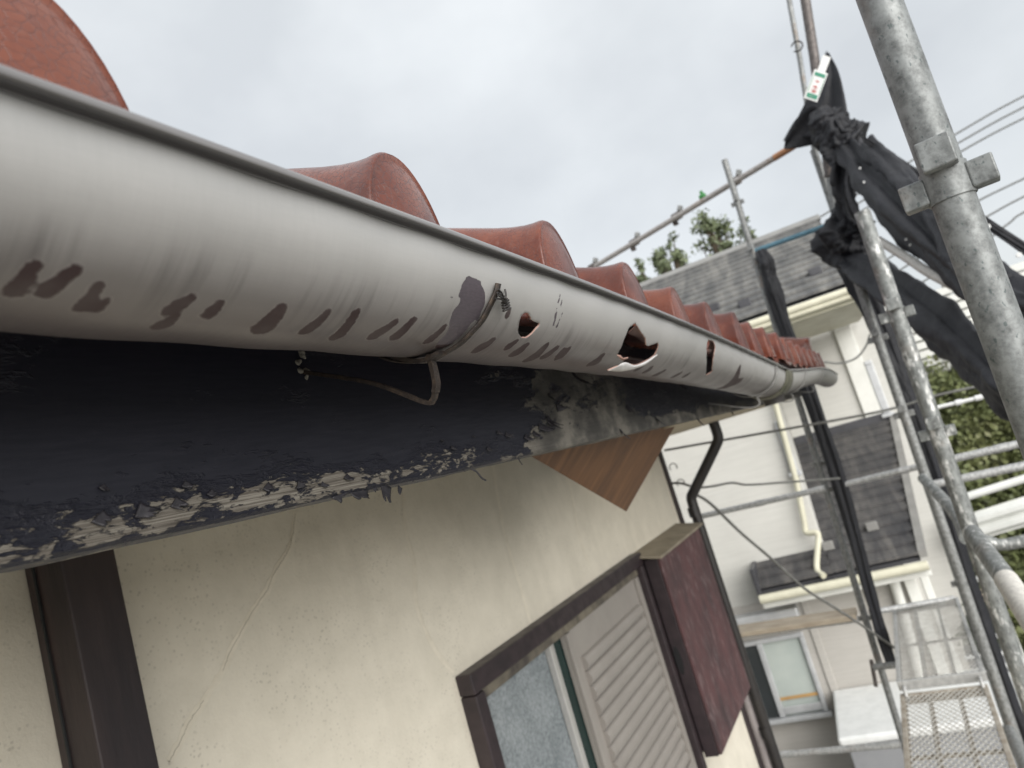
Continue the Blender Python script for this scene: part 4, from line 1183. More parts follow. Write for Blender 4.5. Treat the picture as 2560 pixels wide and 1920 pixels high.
rail('short tube from the thin far post to the mesh deck', [at(2175, 1531, x=5.25), at(2385, 1496, x=5.48)], .018, M['galv_light'], collars=(.05,))
rail('lowest tube, above the white topped box', [at(1868, 1894, x=5.15), at(2246, 1861, x=5.15)], .0205, M['galv_light'], collars=(.28, .62, .98), nub=1.08)
rail('thin knobbed white bar before the green bank', [at(2250, 1037, x=5.6), at(2336, 1020, x=5.6), at(2500, 982, x=5.6), at(2700, 935, x=5.6)], .0125, M['white_plastic'], collars=(.33, .46, .56, .66), nub=1.5)
# plank on the bracket
pl = MB()
A_, B_ = at(1822, 1578, x=5.10), at(2135, 1531, x=5.10)
d = (B_ - A_).normalized(); 
R = Matrix((Vector((1, 0, 0)), d, Vector((1, 0, 0)).cross(d))).transposed().to_4x4(); R.translation = A_
pl.box((0, 0, 0.02), (.20, (B_ - A_).length, .055), R, .004)
tag(pl.build('scaffold_plank', M['plank']), 'worn wooden plank lying on the tube beside the maroon shutter box', 'plank')

# wall-tie clamp at the left end of the mesh deck
cl = empty('screw_clamp', at(2192, 1668, x=4.9)); tag(cl, 'dark screw clamp sticking out left of the mesh deck', 'clamp')
MB().tube([at(2182, 1668, x=4.9), at(2240, 1662, x=4.9)], .020, 12).build('screw', M['galv'], cl)
MB().tube([at(2178, 1650, x=4.9), at(2190, 1716, x=4.9)], .012, 8).build('handle', M['galv_dark'], cl)

# diagonal stair tubes
pole('brace_tube', 'pale bent brace running from the second post down to the splashed post', spline([at(2308, 1196, x=4.25), at(2350, 1240, x=3.9), at(2388, 1284, x=3.5), at(2405, 1312, x=3.3), at(2418, 1345, x=3.1)], 20), .026, M['galv_splash'], 'brace')
br = empty('stair_tube', at(2432, 1335, x=2.5)); tag(br, 'thick pale diagonal tube running off the right edge above the road', 'brace')
MB().tube([at(2430, 1332, x=2.5), at(2522, 1458, x=2.15)], .0255, 24).build('tube', M['galv_splash'], br)
MB().tube([at(2516, 1450, x=2.17), at(2640, 1640, x=1.75)], .0275, 24).build('white_sleeve', M['rope'], br)
pole('lower_tube', 'short tube running down to the right, below the mesh deck edge', [at(2524, 1828, x=4.2), at(2570, 1925, x=3.8), at(2600, 1990, x=3.6)], .030, M['galv'], 'brace')
for k, (x0, y0, x1, y1) in enumerate(((2475, 1672, 2575, 1652), (2420, 1452, 2452, 1446), (2440, 1600, 2500, 1588))):
    o = MB().tube([at(x0, y0, x=6.0), at(x1, y1, x=6.0)], .02, 12).build('cross_tube', M['white_plastic'])
    tag(o, ['short white cross tube right of the mesh deck, lowest of three', 'short white cross tube right of the mesh deck, highest of three', 'short white cross tube right of the mesh deck, middle of three'][k], 'scaffold rail', 'white cross tubes')

# --- mesh decks
def deck(label, x0, x1, y0, y1, z, mat, pitch, group):
    e = empty('mesh_deck', ((x0 + x1) / 2, (y0 + y1) / 2, z)); tag(e, label, 'scaffold deck', group)
    h = .045; t = .022
    box_obj('side_beam', (x0, y0, z - h), (x1, y0 + t, z + .004), mat, e, .003)
    box_obj('side_beam', (x0, y1 - t, z - h), (x1, y1, z + .004), mat, e, .003)
    box_obj('end_beam', (x0, y0 + t + .001, z - h), (x0 + t, y1 - t - .001, z + .003), mat, e, .003)
    box_obj('end_beam', (x1 - t, y0 + t + .001, z - h), (x1, y1 - t - .001, z + .003), mat, e, .003)
    for k in (1, 2):
        y = y0 + (y1 - y0) * k / 3
        box_obj('joist', (x0 + t, y - .009, z - h), (x1 - t, y + .009, z - .012), mat, e, .002)
    n = max(2, int((x1 - x0) / .45))
    for k in range(1, n):
        x = x0 + (x1 - x0) * k / n
        box_obj('cross_bar', (x - .008, y0 + t, z - h - .004), (x + .008, y1 - t, z - h + .010), mat, e, .002)
    # expanded metal
    mb = MB(); a = .55                 # slope dy/dx of the strands
    ya, yb = y0 + t, y1 - t
    w, th = .0022, .0032
    off = x0 - (yb - ya) / a
    while off < x1:
        for sgn in (1, -1):
            xa, xb = max(off, x0 + t), min(off + (yb - ya) / a, x1 - t)
            if xb - xa > .004:
                f = (lambda x: ya + (x - off) * a) if sgn > 0 else (lambda x: yb - (x - off) * a)
                P = [(xa, f(xa)), (xb, f(xb))]
                v = []
                for (x, y) in P:
                    for (dy, dz) in ((-w, -th), (w, -th), (w, 0), (-w, 0)): v.append((x, y + dy, z + dz))
                mb.add(v, [(0, 1, 5, 4), (1, 2, 6, 5), (2, 3, 7, 6), (3, 0, 4, 7)])
        off += pitch
    tag(mb.build('expanded_mesh', M['deck_mesh'], e), kind='stuff')
    for y in (y0 + .03, y1 - .03):     # hooks
        MB().tube(spline([(x0 - .01, y, z - .02), (x0 - .05, y, z - .015), (x0 - .075, y, z - .04), (x0 - .07, y, z - .07)], 8), .009, 8).build('hook', mat, e)
    return e
deck('pale zinc mesh deck with a folded end plate, the farther one', 4.13, 5.47, .02, .42, -1.50, M['deck'], .042, 'mesh decks of the scaffold')
deck('rust stained mesh deck at the bottom edge, the nearer one', 2.30, 4.09, .03, .42, -1.545, M['deck_rust'], .052, 'mesh decks of the scaffold')

# --- black mesh sheets, bundled
def roll(pts, rads, seed, flat=1.0, lob=5, depth=.22, n=72, m=80, twist=2.5):
    rr = random.Random(seed); ph = [rr.uniform(0, 6.28) for _ in range(8)]
    P = spline(pts, m); 
    R_ = [np.interp(i / m, np.linspace(0, 1, len(rads)), rads) for i in range(m + 1)]
    mb = MB()
    def fn(t, th):
        a = 1 + depth * math.sin(lob * th + ph[0] + twist * t * 3) + depth * .6 * math.sin((lob + 3) * th + ph[1] - twist * 2 * t) + depth * .5 * math.sin(2 * th + ph[2] + 5 * t)
        q = Vector((t * 11.0 + seed, math.cos(th) * 1.3, math.sin(th) * 1.3))
        cr = mnoise.noise(q) * .18 + mnoise.noise(q * 2.7) * .07 - abs(mnoise.noise(q * 1.3 + Vector((9, 0, 0)))) * .22
        return a * (1 + .08 * math.sin(17 * t + ph[3])) * (1.06 + cr)
    mb.tube(P, [float(x) for x in R_], n, True, fn)
    return mb
def sheet(name, lo, hi, mat, par, n=40, k=12, amp=.03, seed=0, waves=3):
    """cloth between two 3-D curves with folds"""
    rr = random.Random(seed); A = spline(lo, n); B = spline(hi, n); v = []
    ph = rr.uniform(0, 6); 
    for i in range(n + 1):
        for j in range(k + 1):
            s = i / n; t = j / k
            p = A[i].lerp(B[i], t)
            nrm = Vector((-.85, -.4, .1))
            p = p + nrm * amp * (math.sin(waves * 2 * math.pi * t + ph + 3 * s) * .7 + .5 * math.sin(5 * s + 9 * t + ph))
            v.append(p)
    o = mesh_obj(name, v, grid_faces(n + 1, k + 1), mat, par, smooth=True)
    so = o.modifiers.new('t', 'SOLIDIFY'); so.thickness = .004
    return o
bun = empty('black_sheet_bundle', at(2080, 330, x=5.0)); tag(bun, 'black mesh sheeting knotted round the post top with a green and white tag', 'sheet')
X0 = 4.85
sheet('hood', [at(2064, 132, x=X0), at(2040, 190, x=X0), at(2010, 262, x=X0), at(1962, 352, x=X0)], [at(2070, 133, x=X0), at(2094, 178, x=X0 - .1), at(2112, 255, x=X0 - .15), at(2126, 335, x=X0 - .2)], M['tarp'], bun, amp=.022, seed=1, waves=2)
sheet('hood_fold', [at(1960, 350, x=X0 - .06), at(1990, 300, x=X0 - .1), at(2030, 268, x=X0 - .14), at(2056, 280, x=X0 - .16)], [at(1962, 374, x=X0 - .06), at(1995, 370, x=X0 - .05), at(2040, 362, x=X0 - .05), at(2090, 362, x=X0 - .1)], M['tarp'], bun, amp=.018, seed=2, waves=1)
roll([at(2045, 285, x=X0 - .22), at(2068, 318, x=X0 - .25), at(2100, 340, x=X0 - .28), at(2150, 352, x=X0 - .3)], [.06, .10, .11, .09], 3, depth=.12, lob=3).build('knot', M['tarp'], bun)
roll([at(2095, 300, x=X0 - .35), at(2112, 330, x=X0 - .36), at(2130, 318, x=X0 - .36), at(2136, 296, x=X0 - .36)], [.03, .035, .02, .006], 4, n=20).build('knot_tail', M['tarp'], bun)
roll([at(2100, 345, x=X0 - .3), at(2112, 400, x=X0 - .3), at(2108, 470, x=X0 - .3), at(2128, 545, x=X0 - .3), at(2160, 580, x=X0 - .3)], [.07, .075, .055, .05, .06], 5, depth=.3).build('gathered_fall', M['tarp'], bun)
sheet('hem_fold', [at(2150, 345, x=X0 - .42), at(2130, 395, x=X0 - .42), at(2112, 440, x=X0 - .42), at(2118, 500, x=X0 - .42), at(2150, 570, x=X0 - .42)], [at(2158, 352, x=X0 - .44), at(2142, 398, x=X0 - .44), at(2122, 442, x=X0 - .44), at(2130, 500, x=X0 - .44), at(2166, 566, x=X0 - .44)], M['hem'], bun, amp=.004, seed=6)
roll([at(2118, 520, x=X0 - .2), at(2106, 560, x=X0 - .22), at(2104, 600, x=X0 - .22), at(2128, 624, x=X0 - .22), at(2180, 618, x=X0 - .25)], [.05, .10, .13, .11, .05], 7, depth=.18).build('pouch', M['tarp'], bun)
# tag on the bundle
tg = Matrix.Identity(4)
def tag_plate():
    c0 = at(2068, 140, x=X0 - .25); c1 = at(2026, 250, x=X0 - .25)
    dn = (c1 - c0); Ln = dn.length; dn.normalize(); vw = -fwd; sd = dn.cross(vw).normalized(); nn = sd.cross(dn)
    R = Matrix((sd, dn, nn)).transposed().to_4x4(); R.translation = c0
    e = MB().box((-.024, 0, -.003), (.024, Ln * .36, .0), R, .002).build('tag', M['white_plastic'], bun)
    MB().box((-.042, Ln * .345, -.0035), (.042, Ln, .0005), R, .003).build('tag_card', M['white_plastic'], e)
    def mark(x0, y0, x1, y1, mat, nm): MB().box((x0, Ln * y0, .0012), (x1, Ln * y1, .0020), R).build(nm, mat, e)
    mark(-.033, .39, .033, .47, M['tag_green'], 'green_panel')
    mark(-.033, .86, .033, .96, M['tag_green'], 'green_panel')
    for x0, x1, y0, y1 in ((-.036, -.033, .50, .84), (.033, .036, .50, .84)): mark(x0, y0, x1, y1, M['tag_green'], 'green_rule')
    for cy in (.58, .70, .80):                       # small red characters
        rr = random.Random(int(cy * 100))
        mark(-.003, cy - .035, .003, cy + .035, M['tag_red'], 'red_stroke'); mark(-.016, cy - .008, .016, cy + .004, M['tag_red'], 'red_stroke')
        if cy > .6: mark(-.013, cy + .018, .013, cy + .026, M['tag_red'], 'red_stroke'); 
        if cy > .75: mark(-.016, cy - .034, .016, cy - .026, M['tag_red'], 'red_stroke')
    mark(-.006, .885, .0, .935, M['white_plastic'], 'card_mark'); mark(.004, .885, .010, .935, M['white_plastic'], 'card_mark')
tag_plate()

def bundle(label, P, rads, seed, **kw):
    e = empty('black_sheet_roll', P[0]); tag(e, label, 'sheet', 'rolled black mesh sheets')
    roll(P, rads, seed, **kw).build('cloth', M['tarp'], e); return e
e1 = bundle('thick upper roll of black sheeting slanting down behind the nearest post', [at(2125, 375, x=4.5), at(2185, 455, x=4.2), at(2275, 548, x=3.8), at(2370, 640, x=3.4), at(2460, 712, x=3.1), at(2560, 765, x=2.9), at(2680, 800, x=2.7)], [.06, .090, .088, .066, .062, .058, .055], 11, depth=.20, lob=4, twist=1.2)
roll([at(2170, 365, x=4.3), at(2245, 440, x=4.0), at(2330, 535, x=3.6), at(2385, 620, x=3.3), at(2440, 700, x=3.1)], [.045, .055, .055, .05, .04], 12, depth=.15, lob=3).build('outer_fold', M['tarp'], e1)
for k, (lo, hi) in enumerate((([(2158, 352), (2230, 402), (2300, 452), (2350, 490)], [(2162, 342), (2240, 388), (2310, 436), (2352, 470)]),)):
    sheet('edge_band', [at(*p, x=4.2) for p in lo], [at(*p, x=4.2) for p in hi], M['tarp'], e1, amp=.006, seed=20)
for px, py, x in ((2160, 455, 4.02), (2185, 492, 4.0), (2198, 500, 3.95), (2265, 598, 3.6), (2275, 612, 3.6), (2150, 420, 4.1)):
    c = at(px, py, x=x); MB().tube([c, c + Vector((.012, 0, 0))], .005, 10).build('eyelet', M['white_plastic'], e1)
e2 = bundle('lower roll of black sheeting passing behind the second and nearest posts', [at(2125, 655, x=4.6), at(2185, 685, x=4.3), at(2268, 745, x=3.9), at(2356, 815, x=3.5), at(2440, 892, x=3.2), at(2520, 970, x=2.95), at(2600, 1030, x=2.8)], [.055, .085, .094, .086, .076, .068, .055], 13, depth=.17, lob=4, twist=1.0)
e3 = empty('black_sheet_strip', at(2445, 530, x=3.4)); tag(e3, 'black eyeleted sheet edge stretched to the right of the nearest post under the wires', 'sheet')
sheet('band', [at(2390, 497, x=3.4), at(2450, 533, x=3.4), at(2520, 576, x=3.4), at(2640, 650, x=3.4)], [at(2392, 520, x=3.4), at(2455, 566, x=3.4), at(2530, 618, x=3.4), at(2650, 700, x=3.4)], M['tarp'], e3, amp=.006, seed=21)
for px, py in ((2470, 566), (2548, 637)):
    c = at(px, py, x=3.34); MB().tube([c, c + Vector((.01, 0, 0))], .010, 12).build('eyelet', M['white_plastic'], e3)
sheet('lower_fold', [at(2480, 688, x=3.0), at(2540, 690, x=3.0), at(2620, 705, x=3.0)], [at(2530, 775, x=3.0), at(2560, 802, x=3.0), at(2640, 850, x=3.0)], M['tarp'], e3, amp=.012, seed=22)
# vertical rolls along posts
bundle('narrow vertical black roll between the slim post and the splashed post', [at(2120, 640, x=4.75), at(2168, 740, x=4.7), at(2228, 880, x=4.7), at(2274, 996, x=4.7), at(2342, 1188, x=4.7), at(2413, 1430, x=4.7), at(2505, 1698, x=4.7), at(2570, 1880, x=4.7)], [.075, .065, .05, .042, .042, .042, .045, .045], 15, depth=.10, lob=3)
bundle('narrow black roll hanging down the thin far post', [at(1898, 630, x=5.15), at(1916, 660, x=5.12), at(1922, 690, x=5.12), at(1934, 730, x=5.12), at(1964, 815, x=5.12), at(2034, 1008, x=5.12), at(2116, 1262, x=5.12), at(2180, 1505, x=5.12), at(2226, 1660, x=5.12)], [.03, .052, .034, .046, .040, .036, .040, .036, .026], 16, depth=.20, lob=3)

# tie ropes and cables
def cable(label, P, r, mat, name='cable', n=40, group=None, cat='cable'):
    o = MB().tube(spline(P, n), r, 8).build(name, mat); tag(o, label, cat, group); return o
cable('straight thin cable from the house corner across the neighbour wall to the green bank', [at(1661, 1126, x=4.6), at(2160, 1037, x=4.6), at(2336, 990, x=4.6), at(2488, 957, x=4.6), at(2700, 912, x=4.6)], .0075, M['cable'])
cable('thick cable drooping from the downpipe towards the mesh deck', [at(1730, 1232, x=3.9), at(1775, 1258, x=4.0), at(1850, 1330, x=4.2), at(1930, 1398, x=4.4), at(2010, 1470, x=4.6), at(2080, 1515, x=4.8), at(2150, 1560, x=5.0), at(2240, 1622, x=5.1)], .0085, M['cable'])
cable('twisted pair of cables running level from the downpipe past the neighbour wall', [at(1660, 1210, x=3.9), at(1700, 1208, x=3.95), at(1740, 1218, x=4.0), at(1780, 1216, x=4.2), at(1830, 1207, x=4.4), at(1870, 1212, x=4.6), at(1960, 1206, x=4.8), at(2100, 1196, x=5.0)], .007, M['cable'])
cable('looped wire on the neighbour wall near the slim post', [at(2060, 905, x=7.9), at(2100, 908, x=7.9), at(2140, 895, x=7.9), at(2165, 865, x=7.9), at(2175, 835, x=7.9)], .010, M['cable'])
rope = [at(2195, 600, x=3.9), at(2260, 640, x=3.7), at(2320, 680, x=3.5), at(2400, 722, x=3.3)]
cable('taut white strap under the upper black roll', rope, .020, M['rope'], 'rope', cat='strap')
for k, (px, py) in enumerate(((1683, 1168), (1702, 1208))):
    c = at(px, py, x=3.72)
    ring = [c + Vector((0, .02 * math.cos(t), .02 * math.sin(t))) for t in np.linspace(-.6, 3.8, 14)]
    tag(MB().tube(ring, .003, 6).build('wire_hook', M['cable']), ['small wire hook on the house corner, upper of two', 'small wire hook on the house corner, lower of two'][k], 'hook')
c = at(2000, 112, x=5.1)
tag(MB().tube([c + Vector((0, .035 * math.cos(t) + .02, .035 * math.sin(t))) for t in np.linspace(.5, 5.6, 18)], .005, 6).build('wire_loop', M['darkwire']), 'small dark wire loop tied on the slender upper pole', 'wire')
# ================================================================== neighbour house (own frame, turned a few degrees)
NA = math.atan(0.095)
nb = empty('neighbour_house', (0, 0, 0), NA)
tag(nb, 'cream sided two storey house with grey shingle roofs beyond the scaffold', 'house')
ex = np.array([math.cos(NA), math.sin(NA), 0]); ey = np.array([-math.sin(NA), math.cos(NA), 0])
def an(px, py, xn=None, z=None):
    r = ray(px, py); s = xn / r.dot(ex) if xn is not None else z / r[2]
    p = r * s
    return np.array([p.dot(ex), p.dot(ey), p[2]])
def nbox(name, lo, hi, mat, par=None, bev=.01): return box_obj(name, lo, hi, mat, par or nb, bev, local=True)
XL, XR, XEV = 8.53, 10.8, 8.10
yc = an(2003, 1200, XL)[1]                       # corner of the near block
nbox('near_block_wall', (XL, yc, GROUND), (XL + 5, yc + 9, .95), M['siding'])
nbox('upper_wall', (XR, an(2240, 1000, XR)[1], GROUND), (XR + 2.6, yc - .002, 1.35), M['siding'])
ylr = an(2300, 1393, 8.1)[1]; ylt = an(2224, 1040, 10.8)[1]
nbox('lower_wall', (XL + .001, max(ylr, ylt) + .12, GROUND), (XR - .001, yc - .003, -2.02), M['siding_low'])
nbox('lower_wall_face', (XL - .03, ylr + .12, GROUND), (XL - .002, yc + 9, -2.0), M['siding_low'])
# bright corner pilaster at the upper storey
nbox('corner_board', (XR - .05, an(2130, 830, XR)[1], -.5), (XR - .002, an(2084, 830, XR)[1], 1.3), M['whitetrim'])

# upper roof of shingle courses
E0 = an(1963, 770, XEV)
ez, slope = E0[2] + .02, .45
y_hi, y_lo = yc + 9.3, an(2180, 690, XEV)[1]
def course_roof(name, x0, z0, x1, ya, yb, n, mat, sl, parname, base_mat, yt=None):
    z1 = z0 + (x1 - x0) * sl
    t = .05
    yt = ya if yt is None else yt
    Y = lambda x: ya + (yt - ya) * (x - x0) / (x1 - x0)
    base = mesh_obj(parname, [(x0 + .03, ya, z0 - t), (x0 + .03, yb, z0 - t), (x1, yb, z1 - t), (x1, yt, z1 - t), (x0 + .03, ya, z0 - .012), (x0 + .03, yb, z0 - .012), (x1, yb, z1 - .012), (x1, yt, z1 - .012)],
                    [(0, 1, 2, 3), (4, 7, 6, 5), (0, 4, 5, 1), (1, 5, 6, 2), (2, 6, 7, 3), (3, 7, 4, 0)], base_mat, nb, local=True)
    for k in range(n):
        xa = x0 + (x1 - x0) * k / n; xb = x0 + (x1 - x0) * (k + 1.25) / n
        za = z0 + (xa - x0) * sl; zb = z0 + (xb - x0) * sl
        h = .046
        j = random.uniform(-.002, .002)
        v = [(xa, Y(xa), za + h * .35), (xa, yb, za + h * .35), (xb, yb, zb - .004), (xb, Y(xb), zb - .004), (xa, Y(xa), za + h), (xa, yb, za + h), (xb, yb, zb + .004), (xb, Y(xb), zb + .004)]
        mesh_obj('shingle_course', [(a + j, b, c) for a, b, c in v], [(0, 3, 2, 1), (4, 5, 6, 7), (0, 1, 5, 4), (1, 2, 6, 5), (2, 3, 7, 6), (3, 0, 4, 7)], mat, base, local=True)
    return base, z1
XRG = 11.4
up, rz = course_roof('upper', XEV, ez, XRG, y_lo, y_hi, 14, M['shingle'], slope, 'upper_roof', M['flash'])
mesh_obj('ridge_cap', [(XRG - .16, y_lo - .05, rz - .03), (XRG - .16, y_hi, rz - .03), (XRG, y_hi, rz + .07), (XRG, y_lo - .05, rz + .07), (XRG + .16, y_hi, rz - .03), (XRG + .16, y_lo - .05, rz - .03)], [(0, 3, 2, 1), (3, 5, 4, 2), (0, 1, 4, 5), (1, 2, 4), (0, 5, 3)], M['ridgecap'], up, local=True)
mesh_obj('back_slope', [(XRG, y_lo, rz), (XRG, y_hi, rz), (XRG + 3.3, y_hi, ez), (XRG + 3.3, y_lo, ez)], [(0, 3, 2, 1)], M['shingle'], up, local=True)
nbox('eave_fascia', (XEV - .01, y_lo, ez - .20), (XEV + .03, y_hi, ez - .052), M['creamtrim'], up)
nbox('eave_soffit', (XEV + .031, y_lo, ez - .20), (XL + 2.2, y_hi, ez - .175), M['creamtrim'], up)
for k, zz in enumerate((-.075, -.135)):
    MB().tube([(XEV - .07 + .012 * k, y_lo, ez + zz), (XEV - .07 + .012 * k, y_hi, ez + zz)], .042 - .010 * k, 12).build('eave_gutter', M['creamtrim'], up, local=True)
# snow stops on the roof
for px, py in ((2042, 690), (1866, 770), (1788, 780), (2050, 628)):
    g = an(px, py, 9.0); 
    # slide along the ray onto the roof plane
    r = ray(px, py); rx, rz_ = r.dot(ex), r[2]
    s = (ez - slope * XEV) / (rz_ - slope * rx); q = r * s; g = (q.dot(ex), q.dot(ey), q[2])
    nbox('snow_stop', (g[0] - .04, g[1] - .07, g[2] + .01), (g[0] + .05, g[1] + .07, g[2] + .10), M['flash'], up)

# lower roof: wide part to the right, skirt to the left
el = an(2123, 1428, XEV); zl_ = el[2]
sl2 = .46
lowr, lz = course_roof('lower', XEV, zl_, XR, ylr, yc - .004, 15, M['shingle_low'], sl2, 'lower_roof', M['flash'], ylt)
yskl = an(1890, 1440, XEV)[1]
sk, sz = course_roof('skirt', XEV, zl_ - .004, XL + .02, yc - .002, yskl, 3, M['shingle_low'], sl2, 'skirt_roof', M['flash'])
nbox('gable_flashing', (XEV - .015, yskl, zl_ - .06), (XL, yskl + .05, zl_ + .23), M['flash'], sk)
mesh_obj('verge_flashing', [(XEV, ylr - .07, zl_ - .02), (XEV, ylr, zl_ - .02), (XR, ylt, lz - .02), (XR, ylt - .07, lz - .02), (XEV, ylr - .07, zl_ + .06), (XEV, ylr, zl_ + .06), (XR, ylt, lz + .06), (XR, ylt - .07, lz + .06)],
         [(0, 1, 2, 3), (4, 7, 6, 5), (0, 4, 5, 1), (1, 5, 6, 2), (2, 6, 7, 3), (3, 7, 4, 0)], M['ridgecap'], lowr, local=True)
nbox('eave_board', (XEV - .01, ylr - .05, zl_ - .20), (XEV + .02, yskl + .03, zl_ - .055), M['whitetrim'], lowr)
MB().tube([(XEV - .06, ylr - .04, zl_ - .085), (XEV - .06, yskl + .03, zl_ - .085)], .048, 12).build('eave_gutter', M['creamtrim'], lowr, local=True)
nbox('eave_soffit', (XEV + .021, ylr, zl_ - .20), (XL - .032, yskl, zl_ - .18), M['creamtrim'], lowr)
nbox('wall_flashing', (XR - .06, ylt, lz - .03), (XR - .003, yc - .01, lz + .10), M['flash'], lowr)
for px, py in ((2184, 1328), (2074, 1377)):
    r = ray(px, py); s = (zl_ - sl2 * XEV) / (r[2] - sl2 * r.dot(ex)); q = r * s; g = (q.dot(ex), q.dot(ey), q[2])
    nbox('snow_stop', (g[0] - .04, g[1] - .06, g[2] + .01), (g[0] + .05, g[1] + .06, g[2] + .10), M['ridgecap'], lowr)
# cream downpipe zig-zag over the lower roof
def np_(px, py, xn): return Vector(an(px, py, xn))
Pd = [np_(1925, 960, XL - .09), np_(1990, 1200, XL - .09), np_(2012, 1312, XL - .10), np_(2016, 1332, XL - .12), np_(2040, 1332, XL - .16), np_(2046, 1345, XL - .18), np_(2042, 1420, XEV + .1), np_(2060, 1440, XEV - .02)]
MB().tube([Pd[0], Pd[1], Pd[2]] + spline(Pd[2:], 24)[1:], .031, 12).build('downpipe', M['creamtrim'], nb, local=True)
MB().tube([np_(2231, 1440, XL - .1), np_(2258, 1530, XL - .1), np_(2300, 1690, XL - .1)], .05, 12).build('downpipe', M['whitetrim'], nb, local=True)
nbox('pilaster', (XL - .10, an(2300, 1480, XL)[1], GROUND), (XL - .032, an(2268, 1480, XL)[1], -2.05), M['whitetrim'])

# slit window of the near block beside the corner, and the upper slit by the slim post
def nwin(name, x, px0, py0, px1, py1, panes, par=nb, sill=True, pm='blind', fr=.05):
    a = an(px0, py0, x); b = an(px1, py1, x); y0, y1 = min(a[1], b[1]), max(a[1], b[1]); z0, z1 = min(a[2], b[2]), max(a[2], b[2])
    w = nbox(name, (x - .06, y0, z1 - fr), (x - .002, y1, z1), M['alu_bright'], par)
    nbox('frame', (x - .06, y0, z0), (x - .002, y0 + fr, z1 - fr - .001), M['alu_bright'], w)
    nbox('frame', (x - .06, y1 - fr, z0), (x - .002, y1, z1 - fr - .001), M['alu_bright'], w)
    nbox('sill', (x - .10, y0 - .03, z0 - .05), (x - .002, y1 + .03, z0 - .001), M['alu_bright'], w)
    return w, y0, y1, z0, z1
w1, y0, y1, z0, z1 = nwin('window', XL - .03, 1815, 1612, 2072, 1772, 2)
xw = XL - .03
ym = an(1925, 1690, xw)[1]
nbox('mullion', (xw - .055, ym - .03, z0), (xw - .003, ym + .03, z1 - .051), M['alu_bright'], w1)
nbox('dark_pane', (xw - .030, ym + .031, z0 + .001), (xw - .024, y1 - .051, z1 - .052), plain('shaded_pane', (0.035, 0.04, 0.042), (0.028, 0.032, 0.034), 2, 0.12), w1, 0)
nbox('pale_pane', (xw - .020, y0 + .051, z0 + .001), (xw - .014, ym - .031, z1 - .052), M['blind'], w1, 0)
nbox('wood_sill', (xw - .034, y0 + .051, z0 + .17), (xw - .0205, ym - .031, z0 + .20), M['woodsill'], w1, 0)
nbox('low_rail', (xw - .045, y0 + .051, z0 + .02), (xw - .0305, ym - .031, z0 + .10), M['alu_bright'], w1, .01)
nbox('shutter_head', (xw - .20, y0 - .04, z1 + .12), (xw - .002, y1 + 1.0, z1 + .30), M['alu_bright'], w1, .02)
nbox('window_trim', (xw - .02, y0 - .16, z0 - .12), (xw - .002, y0 - .08, z1 + .36), M['siding_low'], w1)
w2, *_ = nwin('window', XR, 2158, 905, 2226, 1030, 1, fr=.06)
a = an(2158, 905, XR); b = an(2226, 1030, XR)
nbox('pane', (XR - .03, b[1] + .061, b[2] + .001), (XR - .02, a[1] - .061, a[2] - .061), M['blind'], w2, 0)
nbox('glazing_bar', (XR - .045, (a[1] + b[1]) / 2 - .03, b[2]), (XR - .031, (a[1] + b[1]) / 2 + .03, a[2] - .062), M['whitetrim'], w2)
for px0, py0, px1, py1 in ((1952, 1050, 1978, 1180),):
    w3, *_ = nwin('slit_window', XL, px0, py0, px1, py1, 1, fr=.03)
    a = an(px0, py0, XL); b = an(px1, py1, XL)
    nbox('pane', (XL - .03, min(a[1], b[1]) + .031, b[2]), (XL - .02, max(a[1], b[1]) - .031, a[2] - .031), M['blind'], w3, 0)
# entry recess at the right of the lower storey
nbox('door_frame', (XL - .12, an(2340, 1500, XL)[1], GROUND), (XL - .032, an(2318, 1500, XL)[1], -2.05), M['whitetrim'])

# ================================================================== yard things
def storage():
    p = an(2093, 1845, 7.3); q = an(2520, 1800, 7.3); zt = p[2]
    e = empty('storage_box', (7.8, 0, GROUND), 0); tag(e, 'grey steel yard box with an overhanging white lid against the neighbour wall', 'storage box')
    Rz = Matrix.Rotation(NA, 4, 'Z')
    y0, y1 = q[1] - .25, p[1]
    MB().box((7.34, y0 + .05, GROUND), (8.42, y1 - .06, zt - .081), Rz, .01).build('body', M['greybox'], e)
    MB().box((7.28, y0, zt - .08), (8.48, y1, zt), Rz, .025).build('lid', M['white_plastic'], e)
storage()
def frame_thing(name, label, cat, box, mat):
    o = box_obj(name, box[0], box[1], mat, None, .01); tag(o, label, cat); return o

# road on the right, with guard rail, bank, fence and far houses
rd = mesh_obj('road', [(4, -1.1, GROUND + .012), (60, -6.5, GROUND + .012), (60, -14.5, GROUND + .012), (4, -9, GROUND + .012)], [(0, 3, 2, 1)], M['asphalt'])
tag(rd, 'grey asphalt lane right of the houses', None, kind='structure')

def leaf_cloud(name, centers, radii, n, size, mat, par=None, seed=1, squash=1.0):
    rg = np.random.default_rng(seed)
    centers = np.array(centers); radii = np.array(radii)
    idx = rg.choice(len(centers), n, p=(radii ** 2) / (radii ** 2).sum())
    d = rg.normal(size=(n, 3)); d /= np.linalg.norm(d, axis=1)[:, None]
    r = radii[idx] * (0.45 + 0.55 * rg.random(n) ** .5) * (1 + .30 * rg.normal(size=n))
    c = centers[idx] + d * r[:, None] * np.array([1, 1, squash])
    a = rg.normal(size=(n, 3)); a /= np.linalg.norm(a, axis=1)[:, None]
    b = np.cross(a, rg.normal(size=(n, 3))); b /= np.linalg.norm(b, axis=1)[:, None]
    s = size * (.6 + .8 * rg.random(n))[:, None]
    v = np.empty((n, 4, 3)); v[:, 0] = c - a * s; v[:, 1] = c - b * s * .5; v[:, 2] = c + a * s; v[:, 3] = c + b * s * .5
    f = np.arange(n * 4).reshape(n, 4)
    return mesh_obj(name, v.reshape(-1, 3), f, mat, par)

